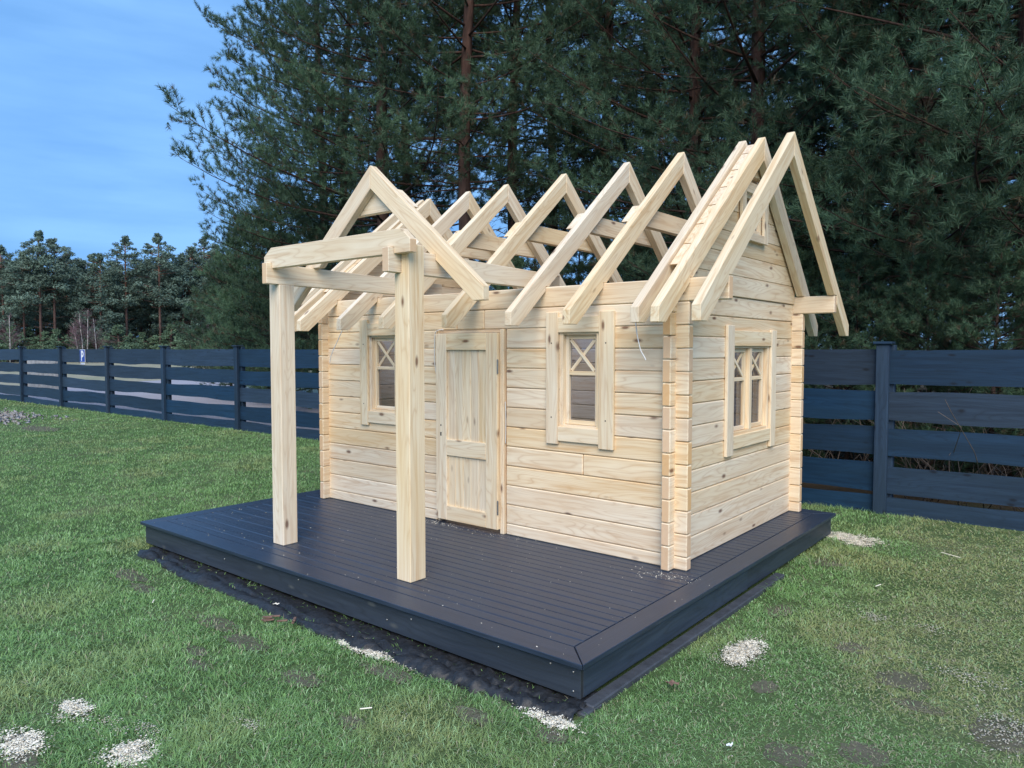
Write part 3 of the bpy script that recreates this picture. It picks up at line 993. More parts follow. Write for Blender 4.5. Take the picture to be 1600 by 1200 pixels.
# ---------------------------------------------------------------- fence
FY = 5.20
fence = empty("board_fence", (-8.0, FY, GZ), "long dark blue painted fence of wavy horizontal boards along the lawn", "fence")
posts = [-29.8, -26.9, -23.93, -20.84, -17.79, -14.80, -11.71, -8.75, -5.80, -2.87, 0.07, 3.10, 6.2]
rows = [(1.275, 1.62), (0.925, 1.20), (0.575, 0.845), (0.215, 0.49), (-0.03, 0.165)]
def wavy_board(x0, x1, z0, z1, y, seed):
    r = random.Random(seed)
    n = 11
    ph = [r.uniform(0, 6.28) for _ in range(4)]
    a1, a2 = r.uniform(0.006, 0.016), r.uniform(0.006, 0.016)
    xs = [lerp(x0, x1, i / (n - 1)) for i in range(n)]
    tilt = r.uniform(-0.012, 0.012)
    vs = []
    for x in xs:
        u = (x - x0) / (x1 - x0)
        b = z0 + a1 * math.sin(u * 5 + ph[0]) + 0.5 * a1 * math.sin(u * 13 + ph[1]) + tilt * u
        t = z1 + (a2 * math.sin(u * 4 + ph[2]) + 0.5 * a2 * math.sin(u * 11 + ph[3])) * (0.35 if z1 > 1.5 else 1.0) + tilt * u * (0 if z1 > 1.5 else 1)
        vs += [(x, y, b), (x, y + 0.024, b), (x, y + 0.024, t), (x, y, t)]
    fs = [(0, 1, 2, 3), tuple(4 * (n - 1) + k for k in (3, 2, 1, 0))]
    for i in range(n - 1):
        a, c = 4 * i, 4 * i + 4
        for k in range(4):
            k2 = (k + 1) % 4
            fs.append((a + k2, a + k, c + k, c + k2))
    return solid("fence_board", [(v[0], v[1], v[2] + GZ) for v in vs], fs, M_FENCE, fence, 0, 0.0)
for i, px in enumerate(posts):
    pw = 0.058
    p = box("fence_post", px - pw, px + pw, FY - 0.06, FY - 0.002, GZ - 0.05, GZ + 1.672, M_FENCE, fence, 2, 0.004)
    # cap is a sub-part of the post
    box("post_cap", px - 0.085, px + 0.085, FY - 0.085, FY + 0.085, GZ + 1.673, GZ + 1.700, M_FENCE, p, 0, 0.006)
    box("back_post", px - pw - 0.012, px + pw + 0.035, FY + 0.028, FY + 0.11, GZ - 0.05, GZ + 1.668, M_FENCE, fence, 2, 0.004)
    if i < len(posts) - 1:
        for j, (a, b) in enumerate(rows):
            jr = rng.uniform(-0.012, 0.012) if j else 0
            wavy_board(px + 0.002, posts[i + 1] - 0.002, a + jr, b + jr, FY, i * 10 + j)
# the low bank of earth under the fence boards is the lawn sheet itself

# parking sign
sg = empty("parking_sign", (-19.32, FY - 0.03, GZ + 1.40), "small blue parking sign with a white P fixed to the fence", "sign")
sx, sy = -19.31, FY - 0.012
box("plate", sx - 0.17, sx + 0.17, sy - 0.008, sy, 1.065, 1.40, M_SIGNW, sg, 0, 0.002)
box("blue_field", sx - 0.160, sx + 0.160, sy - 0.0105, sy - 0.0085, 1.075, 1.390, M_SIGNB, sg, 0, 0)
box("lower_strip", sx - 0.13, sx + 0.13, sy - 0.008, sy, 1.002, 1.045, M_SIGNW, sg, 0, 0.002)
box("strip_text_line", sx - 0.115, sx + 0.115, sy - 0.0095, sy - 0.0085, 1.012, 1.024, M_SIGNB, sg, 0, 0)
def letter_P():
    bm = bmesh.new()
    w0, w1 = 0.034, 0.062
    out = [(-0.075, -0.115), (-0.03, -0.115), (-0.03, -0.025)]
    outer = []
    cx, cz, R, r = 0.005, 0.050, 0.078, 0.026
    pts = [(-0.075, -0.115), (-0.030, -0.115), (-0.030, cz - R)]
    arc = [(cx + R * math.cos(a), cz + R * math.sin(a)) for a in [(-90 + 18 * k) * math.pi / 180 for k in range(11)]]
    inner = [(cx + r * math.cos(a), cz + r * math.sin(a)) for a in [(90 - 18 * k) * math.pi / 180 for k in range(11)]]
    quads = []
    # stem, top bar, bowl, bottom bar as one welded strip
    y = 0.0
    def q(ps):
        vs = [bm.verts.new((p[0], y, p[1])) for p in ps]
        bm.faces.new(vs)
    q([(-0.075, -0.115), (-0.030, -0.115), (-0.030, cz + R), (-0.075, cz + R)])
    q([(-0.030, cz + r), (cx, cz + r), (cx, cz + R), (-0.030, cz + R)])
    q([(-0.030, cz - R), (cx, cz - R), (cx, cz - r), (-0.030, cz - r)])
    for k in range(10):
        q([arc[k], arc[k + 1], inner[9 - k], inner[10 - k]])
    bmesh.ops.remove_doubles(bm, verts=bm.verts[:], dist=0.0005)
    ext = bmesh.ops.extrude_face_region(bm, geom=bm.faces[:])
    for v in [g for g in ext['geom'] if isinstance(g, bmesh.types.BMVert)]:
        v.co.y -= 0.002
    bmesh.ops.recalc_face_normals(bm, faces=bm.faces[:])
    me = bpy.data.meshes.new("letter_p")
    bm.to_mesh(me); bm.free()
    me.transform(Matrix.Diagonal((1.05, 1.0, 1.12, 1.0)))
    link_mesh("letter_p", me, M_SIGNW, sg, (sx + 0.005, sy - 0.0108, 1.228))
letter_P()

# white wall with pillar behind the fence on the left
w = empty("garden_wall", (-28.5, 7.2, GZ), "low weathered wall with a white end pillar seen through the gaps of the left fence", "wall")
box("pillar", -30.0, -29.6, 7.0, 7.3, GZ - 0.02, 1.36, M_WALLW, w, 2, 0.01)
box("panel", -29.55, -28.3, 7.1, 7.25, GZ - 0.02, 1.22, M_WALLG, w, 0, 0.01)
box("panel", -28.28, -26.9, 7.1, 7.25, GZ - 0.02, 1.18, M_WALLG, w, 0, 0.01)

# ---------------------------------------------------------------- sawdust, stones
def vnoise(x, y, s, seed):
    r = np.random.RandomState(seed)
    T = r.rand(256, 256)
    u, v = x / s + 1000.0, y / s + 1000.0
    i, j = np.floor(u).astype(int), np.floor(v).astype(int)
    fu, fv = u - i, v - j
    fu = fu * fu * (3 - 2 * fu); fv = fv * fv * (3 - 2 * fv)
    g = lambda a, b: T[a % 256, b % 256]
    return (g(i, j) * (1 - fu) + g(i + 1, j) * fu) * (1 - fv) + (g(i, j + 1) * (1 - fu) + g(i + 1, j + 1) * fu) * fv
def flakes(name, patches, seed, mat, size, label, kind='stuff', thick=0.25):
    r = np.random.RandomState(seed)
    P, S = [], []
    for (x, y, rx, ry, n) in patches:
        if name == 'sawdust': n = int(n * 2.5)
        q = r.normal(size=(n, 2)) * 0.5
        lump = 1 + 0.35 * np.sin(3 * np.arctan2(q[:, 1], q[:, 0]) + x * 9)
        q = q[r.rand(n) < (0.25 + 0.9 * vnoise(x + q[:, 0] * rx, y + q[:, 1] * ry, 0.028, 12))]
        lump = 1 + 0.35 * np.sin(3 * np.arctan2(q[:, 1], q[:, 0]) + x * 9)
        P.append(np.stack([x + q[:, 0] * rx * lump * 1.15, y + q[:, 1] * ry * lump * 1.15], 1))
    P = np.concatenate(P)
    n = len(P)
    s = size * (0.5 + r.rand(n) ** 2 * 1.3)
    a = r.rand(n) * 6.28
    hgt = GZ + (0.006 + 0.024 * r.rand(n) if size > 0.01 else 0.011 + 0.010 * r.rand(n) ** 2)
    fl = 0.9 if size > 0.01 else 0.25
    d = np.stack([np.cos(a), np.sin(a), (r.rand(n) - .5) * fl], 1)
    e = np.stack([-np.sin(a), np.cos(a), (r.rand(n) - .5) * fl], 1)
    c = np.stack([P[:, 0], P[:, 1], hgt], 1)
    V = np.stack([c - d * s[:, None], c + e * s[:, None] * 0.6, c + d * s[:, None], c - e * s[:, None] * 0.6 + np.array([0, 0, thick * size])], 1).reshape(-1, 3)
    b = np.arange(n)[:, None] * 4
    F = np.concatenate([b + [0, 1, 3], b + [1, 2, 3], b + [0, 3, 2], b + [0, 2, 1]])
    if name == 'sawdust':
        # the matted heart of each patch: ragged little plates lying between the blades
        Vs, Fs, off = [V], [F], len(V)
        for (px, py, rx, ry, n0) in patches:
            if n0 < 200 or px > 0.5: continue
            c = 0.0042
            gx_, gy_ = np.meshgrid(np.arange(px - rx * 1.5, px + rx * 1.5, c), np.arange(py - ry * 1.5, py + ry * 1.5, c))
            gx_, gy_ = gx_.ravel(), gy_.ravel()
            q2 = ((gx_ - px) / rx) ** 2 + ((gy_ - py) / ry) ** 2
            f = np.exp(-q2 * 0.9) * (0.10 + 1.15 * vnoise(gx_, gy_, 0.03, 12) + 0.35 * vnoise(gx_, gy_, 0.09, 14)) * min(1.0, 0.55 + n0 / 900)
            kk = r.rand(len(f)) < np.clip((f - 0.14) / 0.62, 0, 0.80) ** 1.6
            gx_, gy_ = gx_[kk], gy_[kk]
            m = len(gx_)
            if m == 0: continue
            j = (r.rand(m, 4, 3) - 0.5) * np.array([0.004, 0.004, 0.004])
            zc = GZ + 0.012 + 0.006 * r.rand(m)
            Q = np.stack([np.stack([gx_ + sx_ * c * 0.75, gy_ + sy_ * c * 0.75, zc], 1) for sx_, sy_ in ((-1, -1), (1, -1), (1, 1), (-1, 1))], 1) + j
            bb = np.arange(m)[:, None] * 4 + off
            Vs.append(Q.reshape(-1, 3)); Fs.append(np.concatenate([bb + [0, 1, 2], bb + [0, 2, 3]])); off += m * 4
        V = np.concatenate(Vs); F = np.concatenate(Fs)
    o = link_mesh(name, np_mesh(name, V, F), mat)
    tag(o, label, "sawdust" if 'saw' in name else "gravel", None, kind)
SAW = [(-1.76, -1.438, .12, .05, 260), (-1.734, -1.512, .06, .04, 60), (-1.62, -1.70, .13, .07, 420), (-1.205, -1.442, .10, .09, 420), (-1.474, -1.392, .12, .05, 90),
       (-1.346, -1.315, .10, .04, 110), (-1.036, -1.021, .07, .03, 90), (-1.279, -0.20, .20, .04, 420), (-0.93, -0.19, .16, .03, 130), (-0.06, -0.17, .14, .05, 260),
       (0.315, 1.08, .08, .16, 900), (0.33, 0.93, .06, .08, 250), (0.10, 3.95, .22, .14, 800), (0.20, 3.78, .12, .10, 300), (0.737, 2.046, .10, .10, 120), (1.024, 2.06, .08, .06, 60),
       (1.30, 1.46, .20, .10, 220), (1.51, 1.0, .12, .16, 300), (-2.60, 1.52, .05, .01, 0)]
flakes("sawdust", SAW, 4, M_SHAV, 0.0046, "pale sawdust sprinkled in patches on the grass around the deck")
r_ = random.Random(9)
flakes("sawdust_specks", [(0.9, 1.6, 1.6, 2.2, 260), (-1.4, -0.9, 1.6, .9, 260), (0.3, 0.5, .8, 1.6, 160)], 8, M_SHAV, 0.0042, "loose pale sawdust specks scattered over the lawn near the deck")
def deck_dust():
    r = np.random.RandomState(6)
    n = 420
    x = np.concatenate([r.uniform(-4.3, -0.02, n - 260), r.normal(-2.4, 0.12, 90), r.normal(-0.35, 0.12, 110), r.normal(-1.9, 0.25, 60)])
    y = np.concatenate([r.uniform(0.01, 1.5, n - 260), r.normal(1.50, 0.025, 90), r.normal(1.42, 0.05, 110), r.normal(1.50, 0.03, 60)])
    s = 0.0035 * (0.4 + r.rand(n) ** 3 * 1.6)
    a = r.rand(n) * 6.28
    c = np.stack([x, y, np.full(n, 0.0012)], 1)
    d = np.stack([np.cos(a), np.sin(a), 0 * a], 1)
    e = np.stack([-np.sin(a), np.cos(a), 0 * a], 1)
    V = np.stack([c - d * s[:, None], c + e * s[:, None] * 0.7, c + d * s[:, None], c + np.array([0, 0, 0.0035])], 1).reshape(-1, 3)
    b = np.arange(n)[:, None] * 4
    F = np.concatenate([b + [0, 1, 3], b + [1, 2, 3], b + [0, 3, 2]])
    tag(link_mesh("deck_sawdust", np_mesh("deck_sawdust", V, F), M_SHAV), "fine pale sawdust crumbs scattered over the dark deck boards", "sawdust", None, 'stuff')
deck_dust()
flakes("gravel", [(-18.9, 3.2, 1.2, .6, 600), (-17.2, 2.8, .7, .3, 90)], 12, M_STONE, 0.05, "patch of pale grey gravel at the far left of the lawn", thick=0.9)

# bare soil patches: thin irregular sheets pressed into the thatch
DIRT = [(-3.609, -0.401, .30, .10), (-3.251, -0.472, .20, .07), (-2.261, -0.489, .26, .09), (-1.869, -0.537, .24, .09), (-1.981, -0.772, .14, .06), (-1.80, -0.85, .12, .05),
        (-1.252, -0.612, .18, .10), (-0.975, -0.30, .22, .08), (-0.346, -0.345, .14, .08), (0.163, 3.079, .14, .16), (0.239, 1.822, .10, .16), (1.052, 1.239, .16, .14),
        (0.837, 0.222, .12, .12), (0.014, -0.261, .10, .07), (-0.719, -0.721, .10, .06), (-1.501, -1.742, .16, .07), (1.169, 1.00, .14, .08), (1.076, 0.417, .12, .12),
        (-1.62, -1.70, .16, .10), (0.31, 1.10, .10, .18), (0.10, 3.95, .24, .16), (-15.1, 2.75, 1.0, .35), (1.5, 0.95, .16, .2), (0.75, 1.5, .10, .12), (0.55, 0.75, .08, .10)]
def dirt():
    V, F = [], []
    r = random.Random(2)
    for (x, y, rx, ry) in DIRT:
        b = len(V)
        V.append((x, y, GZ + 0.006))
        n = 22
        for k in range(n):
            a = 2 * math.pi * k / n
            q = 0.75 + 0.3 * r.random()
            q *= 0.86
            V.append((x + rx * q * math.cos(a), y + ry * q * math.sin(a), GZ + 0.0045))
        for k in range(n):
            F.append((b, b + 1 + k, b + 1 + (k + 1) % n))
    tag(link_mesh("bare_soil", np_mesh("bare_soil", np.array(V), np.array(F)), M_DIRT), kind='structure')
dirt()

# ---------------------------------------------------------------- grass
def grass():
    r = np.random.RandomState(21)
    xs, ys = [], []
    def ring(r0, r1, dens):
        n = int(dens * 0.5 * (r1 * r1 - r0 * r0) * rad(94))
        d = np.sqrt(r.rand(n) * (r1 * r1 - r0 * r0) + r0 * r0)
        b = rad(-HEAD) + (r.rand(n) - 0.5) * rad(94)
        return CAM[0] + d * np.sin(b), CAM[1] + d * np.cos(b)
    edges = [1.3, 2.6, 3.4, 4.4, 5.6, 7.2, 9.5, 12.5, 17, 23, 32]
    dens = [3500, 17000, 14000, 10500, 7500, 5000, 3000, 1700, 900, 480]
    for k in range(len(dens)):
        x, y = ring(edges[k], edges[k + 1], dens[k])
        xs.append(x); ys.append(y)
    # thinner grass further round, where only a step to the side would show it
    for sgn in (-1, 1):
        n = 26000
        dd = np.sqrt(r.rand(n) * (14.0 ** 2 - 1.3 ** 2) + 1.3 ** 2)
        dd = 1.3 + (dd - 1.3) * r.rand(n) ** 0.5
        b = rad(-HEAD) + sgn * (rad(47) + r.rand(n) * rad(40))
        xs.append(CAM[0] + dd * np.sin(b)); ys.append(CAM[1] + dd * np.cos(b))
    x = np.concatenate(xs); y = np.concatenate(ys)
    d = np.hypot(x - CAM[0], y - CAM[1])
    keep = (y < 5.17) & ~((x > -4.30) & (x < -0.05) & (y > 0.06) & (y < 3.9))
    # edging bar
    keep &= ~((x > -0.06) & (x < 0.055) & (y > -0.05) & (y < 2.54))
    keep &= ~((x > -4.2) & (x < 0.05) & (y > -0.20) & (y < 0.06) & (r.rand(len(x)) > 0.12))
    hgt = np.ones(len(x))
    dm = np.zeros(len(x))
    for (cx, cy, rx, ry) in DIRT:
        q = ((x - cx) / rx) ** 2 + ((y - cy) / ry) ** 2
        dm = np.maximum(dm, np.exp(-q * 1.5) * (0.55 + 0.6 * vnoise(x, y, 0.035, 9)))
    keep &= r.rand(len(x)) > dm * 0.90
    for (cx, cy, rx, ry, n) in SAW:
        if n > 200:
            q = ((x - cx) / rx) ** 2 + ((y - cy) / ry) ** 2
            keep &= ~((q < 0.9) & (r.rand(len(x)) > (0.30 if cx < 0.5 else 0.6)))
    tuft = vnoise(x, y, 0.14, 1)
    clump = vnoise(x, y, 0.55, 2)
    keep &= r.rand(len(x)) < (0.45 + 0.75 * tuft)
    x, y, d, tuft, clump, dm = [a[keep] for a in (x, y, d, tuft, clump, dm)]
    n = len(x)
    big = vnoise(x, y, 2.2, 3)
    right = np.clip((x - 0.0) / 1.0, 0, 1)          # the worn, yellower lawn right of the deck
    L_ = (0.014 + 0.020 * tuft + 0.018 * r.rand(n) + 0.02 * (r.rand(n) < 0.06)) * (0.8 + 0.4 * clump)
    L_ *= (1 - 0.25 * right) * (1 + 0.012 * d)
    near_deck = np.exp(-((x - 0.12) / 0.10) ** 2) * (y > 2.1) * (y < 4.1)
    near_fence = np.exp(-((y - 5.12) / 0.12) ** 2)
    L_ *= 1 - 0.55 * np.exp(-((x - 0.09) / 0.05) ** 2) * (y > 0) * (y < 2.1)
    L_ *= 1 + 0.9 * near_deck * (r.rand(n) < 0.5) + 0.7 * near_fence
    wide_b = np.where(np.abs(np.arctan2(x - CAM[0], y - CAM[1]) + rad(HEAD)) > rad(47), 1.9, 1.0)
    L_ *= wide_b
    W = wide_b * 0.0013 * (1 + 0.20 * np.maximum(d - 2.5, 0)) * (0.7 + 0.6 * r.rand(n))
    az = vnoise(x, y, 0.20, 5) * 12.6 + r.normal(size=n) * 1.7
    lean = np.clip(0.55 + 0.45 * r.rand(n) + 0.35 * right, 0.2, 1.35)
    dx, dy = np.cos(az), np.sin(az)
    dirn = np.stack([dx * np.sin(lean), dy * np.sin(lean), np.cos(lean)], 1)
    dir2 = np.stack([dx * np.sin(lean + 0.7), dy * np.sin(lean + 0.7), np.cos(lean + 0.7)], 1)
    perp = np.stack([-dy, dx, 0 * dx], 1)
    base = np.stack([x, y, np.full(n, GZ + 0.001)], 1)
    mid = base + dirn * (L_ * 0.55)[:, None]
    tip = mid + dir2 * (L_ * 0.55)[:, None]
    w = perp * W[:, None]
    near = d < 7.5
    # colour
    c_g1 = np.array([0.110, 0.225, 0.072]); c_g2 = np.array([0.270, 0.470, 0.165]); c_y = np.array([0.38, 0.42, 0.18]); c_s = np.array([0.42, 0.40, 0.27])
    k = np.clip(0.25 + 0.5 * r.rand(n) + 0.45 * (big - 0.5), 0, 1)[:, None]
    C = c_g1 * (1 - k) + c_g2 * k
    front = np.clip((3.6 - d) / 1.5, 0, 1)
    ky = np.clip(1.6 * (clump - 0.55) + (0.75 * right + 0.3 * front) * (0.35 + big) + 0.15 * r.rand(n), 0, 0.9)[:, None]
    C = C * (1 - ky) + c_y * ky
    st_ = (r.rand(n) < 0.035 + 0.22 * right + 0.3 * dm + 0.08 * front)
    C[st_] = c_s * (0.7 + 0.5 * r.rand(st_.sum()))[:, None]
    hl = r.rand(n) < 0.13
    C[hl] = np.array([0.40, 0.60, 0.30])
    C *= (0.85 + 0.3 * r.rand(n))[:, None]
    # near blades: 5 verts, 3 tris
    a = np.where(near)[0]
    Vn = np.stack([base[a] - w[a], base[a] + w[a], mid[a] + w[a] * 0.8, mid[a] - w[a] * 0.8, tip[a]], 1).reshape(-1, 3)
    b = np.arange(len(a))[:, None] * 5
    Fn = np.concatenate([b + [0, 1, 2], b + [0, 2, 3], b + [3, 2, 4]])
    Cn = np.repeat(C[a], 5, 0)
    a2 = np.where(~near)[0]
    Vf = np.stack([base[a2] - w[a2], base[a2] + w[a2], (mid[a2] + tip[a2]) / 2 + np.array([0, 0, 0.006])], 1).reshape(-1, 3)
    b2 = np.arange(len(a2))[:, None] * 3 + len(Vn)
    Ff = b2 + [0, 1, 2]
    Cf = np.repeat(C[a2], 3, 0)
    V = np.concatenate([Vn, Vf]); F = np.concatenate([Fn, Ff]); CC = np.concatenate([Cn, Cf])
    me = np_mesh("grass", V, F)
    face_col(me, CC)
    o = link_mesh("grass", me, M_GRASS)
    tag(o, "short green lawn grass, worn and yellowish right of the deck", "grass", None, 'stuff')
    print("grass tris", len(F))
grass()

# ---------------------------------------------------------------- trees
def needle_tufts(P, D, n_per, length, width, spread, r, along=0.10):
    """P tuft points, D unit directions; returns needle triangles"""
    n = len(P) * n_per
    Pp = np.repeat(P, n_per, 0); Dd = np.repeat(D, n_per, 0)
    rv = r.normal(size=(n, 3))
    rv -= (rv * Dd).sum(1, keepdims=True) * Dd
    rv /= np.linalg.norm(rv, axis=1, keepdims=True) + 1e-9
    sp = spread * (0.5 + 0.8 * r.rand(n, 1))
    nd = Dd + rv * sp
    nd /= np.linalg.norm(nd, axis=1, keepdims=True)
    base = Pp + Dd * (r.rand(n, 1) - 0.6) * along
    wv = np.cross(nd, r.normal(size=(n, 3)))
    wv /= np.linalg.norm(wv, axis=1, keepdims=True) + 1e-9
    ln = length * (0.7 + 0.5 * r.rand(n, 1))
    V = np.stack([base - wv * width, base + wv * width, base + nd * ln], 1).reshape(-1, 3)
    F = np.arange(n * 3).reshape(-1, 3)
    return V, F
def build_pine(seed, H, z0, rfun, nwh, sub_n, twigs, npn, dead=True, nlen=0.105, nwid=0.0038, trunk_r=0.14, zstep=0.42, cols=None, lean=0.0, bias=None, forks=False):
    r = np.random.RandomState(seed)
    wood, TP, TD, TS = [], [], [], []
    ph = r.rand(4) * 6.28
    def axis(z):
        return np.array([0.10 * math.sin(z * 0.5 + ph[0]) + lean * z, 0.10 * math.sin(z * 0.4 + ph[1]), z])
    pts = [axis(z) for z in np.linspace(-0.3, H, 16)]
    wood.append(tube(pts, trunk_r, trunk_r * 0.22, 9))
    if dead:
        z = 1.0
        while z < z0 + 1.0:
            for q in range(2):
                a = r.rand() * 6.28
                ll = 0.6 + 1.3 * r.rand()
                d = np.array([math.cos(a), math.sin(a), 0.0])
                p0 = axis(z)
                sag = -0.1 + 0.3 * r.rand()
                pp = [p0 + d * ll * t + np.array([0, 0, sag * t - 0.25 * t * t]) + r.normal(size=3) * 0.03 * t for t in np.linspace(0, 1, 6)]
                wood.append(tube(pp, 0.016, 0.004, 4))
                for s in range(4):
                    t = 0.35 + 0.6 * r.rand()
                    b0 = pp[int(t * 5)]
                    dd = d + r.normal(size=3) * 0.7
                    dd /= np.linalg.norm(dd)
                    wood.append(tube([b0, b0 + dd * 0.25 + r.normal(size=3) * 0.02, b0 + dd * 0.5 + np.array([0, 0, -0.05])], 0.006, 0.002, 3))
            z += 0.40
    z = z0
    while z < H - 0.2:
        nl = nwh + (r.rand() < 0.4)
        a0 = r.rand() * 6.28
        half = z > 10.8
        for q in range(nl):
            a = a0 + 6.28 * q / nl + r.normal() * 0.25
            R = rfun(z)
            if bias is not None:
                R *= bias(a, z)
            R *= 0.7 + 0.4 * r.rand()
            if R < 0.15: continue
            d = np.array([math.cos(a), math.sin(a), 0.0])
            p0 = axis(z + r.normal() * 0.08)
            rise = R * (0.10 + 0.25 * r.rand()) * (1 if z > z0 + 0.25 * (H - z0) else 0.35)
            bend = np.array([-d[1], d[0], 0]) * r.normal() * 0.18 * R
            np_ = 8
            ts = np.linspace(0, 1, np_)
            pp = [p0 + d * R * t + bend * t * t + np.array([0, 0, rise * t + 0.10 * R * t ** 3 - 0.10 * R * t * (1 - t)]) for t in ts]
            wood.append(tube(pp, 0.008 + 0.0065 * R, 0.004, 5))
            pp = np.array(pp)
            ns_ = int((sub_n * R + 4) * (0.6 if half else 1))
            for s in range(ns_):
                t = 0.36 + 0.64 * (s + r.rand()) / ns_
                f = t * (np_ - 1)
                i = min(int(f), np_ - 2)
                b0 = pp[i] + (pp[i + 1] - pp[i]) * (f - i)
                tg = pp[i + 1] - pp[i]; tg /= np.linalg.norm(tg)
                side = 1 if s % 2 else -1
                lat = np.array([-tg[1], tg[0], 0]) * side
                sd = tg * 0.7 + lat * 0.85 + np.array([0, 0, 0.30 + 0.45 * r.normal()])
                sd /= np.linalg.norm(sd)
                sl = (0.22 + 0.30 * R * (1.05 - t)) * (0.7 + 0.6 * r.rand())
                if s % 3 == 0:
                    wood.append(tube([b0, b0 + sd * sl * 0.95], 0.005, 0.0025, 3))
                m = twigs
                tt = np.linspace(0.45, 1.05, m)
                for k in range(m):
                    c = b0 + sd * sl * tt[k]
                    td = sd * 0.7 + r.normal(size=3) * 0.50 + np.array([0, 0, 0.55])
                    td /= np.linalg.norm(td)
                    TP.append(c + td * 0.03); TD.append(td); TS.append(1.0)
                    TP.append(c + td * 0.10); TD.append(td); TS.append(1.0)
        z += zstep * (0.8 + 0.4 * r.rand()) * (1.6 if half else 1)
    TP = np.array(TP, np.float32); TD = np.array(TD, np.float32)
    V, F = needle_tufts(TP, TD, npn, nlen, nwid, 1.05, r, 0.07)
    me = np_mesh("crown", V, F)
    base = np.array(cols if cols is not None else (0.045, 0.085, 0.060))
    cl_ = vnoise(TP[:, 0] + TP[:, 2] * 0.7, TP[:, 1] + TP[:, 2] * 0.4, 0.55, seed + 7)
    k = 0.55 + 1.15 * cl_ * (0.6 + 0.8 * r.rand(len(TP)))
    C = base[None] * k[:, None]
    old = r.rand(len(TP)) < 0.05
    C[old] = np.array([0.11, 0.085, 0.05])
    face_col(me, np.repeat(C, npn * 3, 0))
    Vw, Fw = join_arr(wood)
    mw = np_mesh("trunk", Vw, Fw, True)
    print("pine", seed, "needles", len(F), "wood", len(Fw))
    return me, mw
def r_wide(z):
    return np.interp(z, [4.2, 5.0, 5.8, 6.8, 10, 12.5, 15], [3.6, 5.3, 3.1, 3.4, 2.7, 2.3, 0.8])
def r_tall(z):
    return np.interp(z, [4.6, 5.6, 8, 11, 15], [1.3, 2.3, 2.9, 2.5, 0.5])
def r_full(z):
    return np.interp(z, [1.6, 3.0, 6, 10, 14], [2.2, 3.3, 3.3, 2.6, 0.4])
def r_young(z):
    return np.interp(z, [0.2, 0.9, 2.5, 4.4], [1.1, 1.7, 1.35, 0.15])
VAR = {}
VAR['wide'] = build_pine(31, 15, 4.5, r_wide, 5, 8.0, 4, 17, nwid=0.0043, trunk_r=0.19, cols=(0.068, 0.120, 0.068), zstep=0.42)
VAR['tall'] = build_pine(32, 15, 4.8, r_tall, 4, 6.5, 4, 19, trunk_r=0.16, cols=(0.066, 0.116, 0.066))
VAR['full'] = build_pine(33, 14, 1.7, r_full, 4, 6.2, 4, 19, dead=False, trunk_r=0.17, cols=(0.060, 0.112, 0.066), zstep=0.50)
VAR['full2'] = build_pine(34, 14, 2.4, r_full, 4, 6.2, 4, 19, dead=True, trunk_r=0.17, cols=(0.054, 0.098, 0.056), zstep=0.52)
VAR['young'] = build_pine(35, 4.5, 0.25, r_young, 5, 6.0, 4, 20, dead=False, trunk_r=0.06, cols=(0.060, 0.112, 0.062), zstep=0.30)
def place_pine(var, px, d, rot, label, group=None, sc=1.0):
    x, y = polar(px, d)
    root = empty("pine_tree", (x, y, GZ), label, "tree", group)
    for nm, me, mat in (("trunk", VAR[var][1], M_BARK), ("crown", VAR[var][0], M_NEEDLE)):
        if len(me.materials) == 0:
            me.materials.append(mat)
        o = bpy.data.objects.new(nm, me)
        COL.objects.link(o)
        o.parent = root
    root.rotation_euler.z = rot
    root.scale = (sc, sc, sc)
    return root
GB = "tall dark pines packed behind the fence"
lab = "tall dark pine in the wood behind the fence, its trunk lost among its neighbours"
place_pine('wide', 604, 17.0, 0.6, "big wide pine whose crown spreads leftmost against the blue sky")
place_pine('full', 505, 21.5, 2.2, "dense pine left of the wide pine, its crown edge meeting the sky", sc=1.02)
place_pine('full', 425, 27, 4.4, "mid sized pine low behind the left edge of the wood beside the open sky", sc=0.60)
place_pine('full', 545, 20, 4.1, "second mid sized pine behind the left end of the porch roof", sc=0.55)
place_pine('tall', 630, 19.5, 2.1, "slim pine right behind the wide pine, trunk rising over the porch gable")
place_pine('tall', 735, 14.8, 4.0, "pine with a thick reddish trunk rising above the middle of the bare rafters", sc=1.05)
place_pine('tall', 808, 17.0, 5.2, "slim pine standing right of the thick reddish trunk above the rafters")
place_pine('tall', 860, 19, 0.3, "slender pine between the two trunks above the third and fourth rafter peaks")
place_pine('tall', 945, 17.0, 3.1, "pine with a straight bare trunk behind the rafter peaks left of the gable")
place_pine('wide', 1010, 21, 2.6, lab, GB)
place_pine('full', 1085, 14.5, 0.9, "dense pine with foliage hanging low behind the roof peaks left of the gable")
place_pine('full2', 1185, 12.8, 2.2, "dark pine directly behind the gable of the playhouse")
place_pine('full', 1335, 14.2, 3.6, "pine right of the outermost rafter with pale green branch tips")
place_pine('full2', 1425, 12.2, 4.9, "dark dense pine behind the fence post on the right")
place_pine('full', 1510, 15.0, 5.6, lab, GB)
place_pine('full2', 1590, 11.5, 0.2, "rightmost big pine with bare drooping twigs behind the fence")
for k, (px, d, v, rt) in enumerate([(1700, 11.5, 'full', 1.9), (1260, 19, 'full', 1.2), (1400, 21, 'full2', 0.5), (1140, 21, 'full', 3.9), (1500, 22, 'full', 4.4),
                                    (1620, 19, 'full2', 2.8), (545, 23, 'tall', 5.0), (1800, 14, 'full2', 3.0), (1310, 27, 'full2', 3.0), (1060, 28, 'full', 2.0)]):
    place_pine(v, px, d, rt, lab, GB)
GY = "young pines filling the gap under the big trees"
laby = "bushy young pine filling the gap under the tall trees"
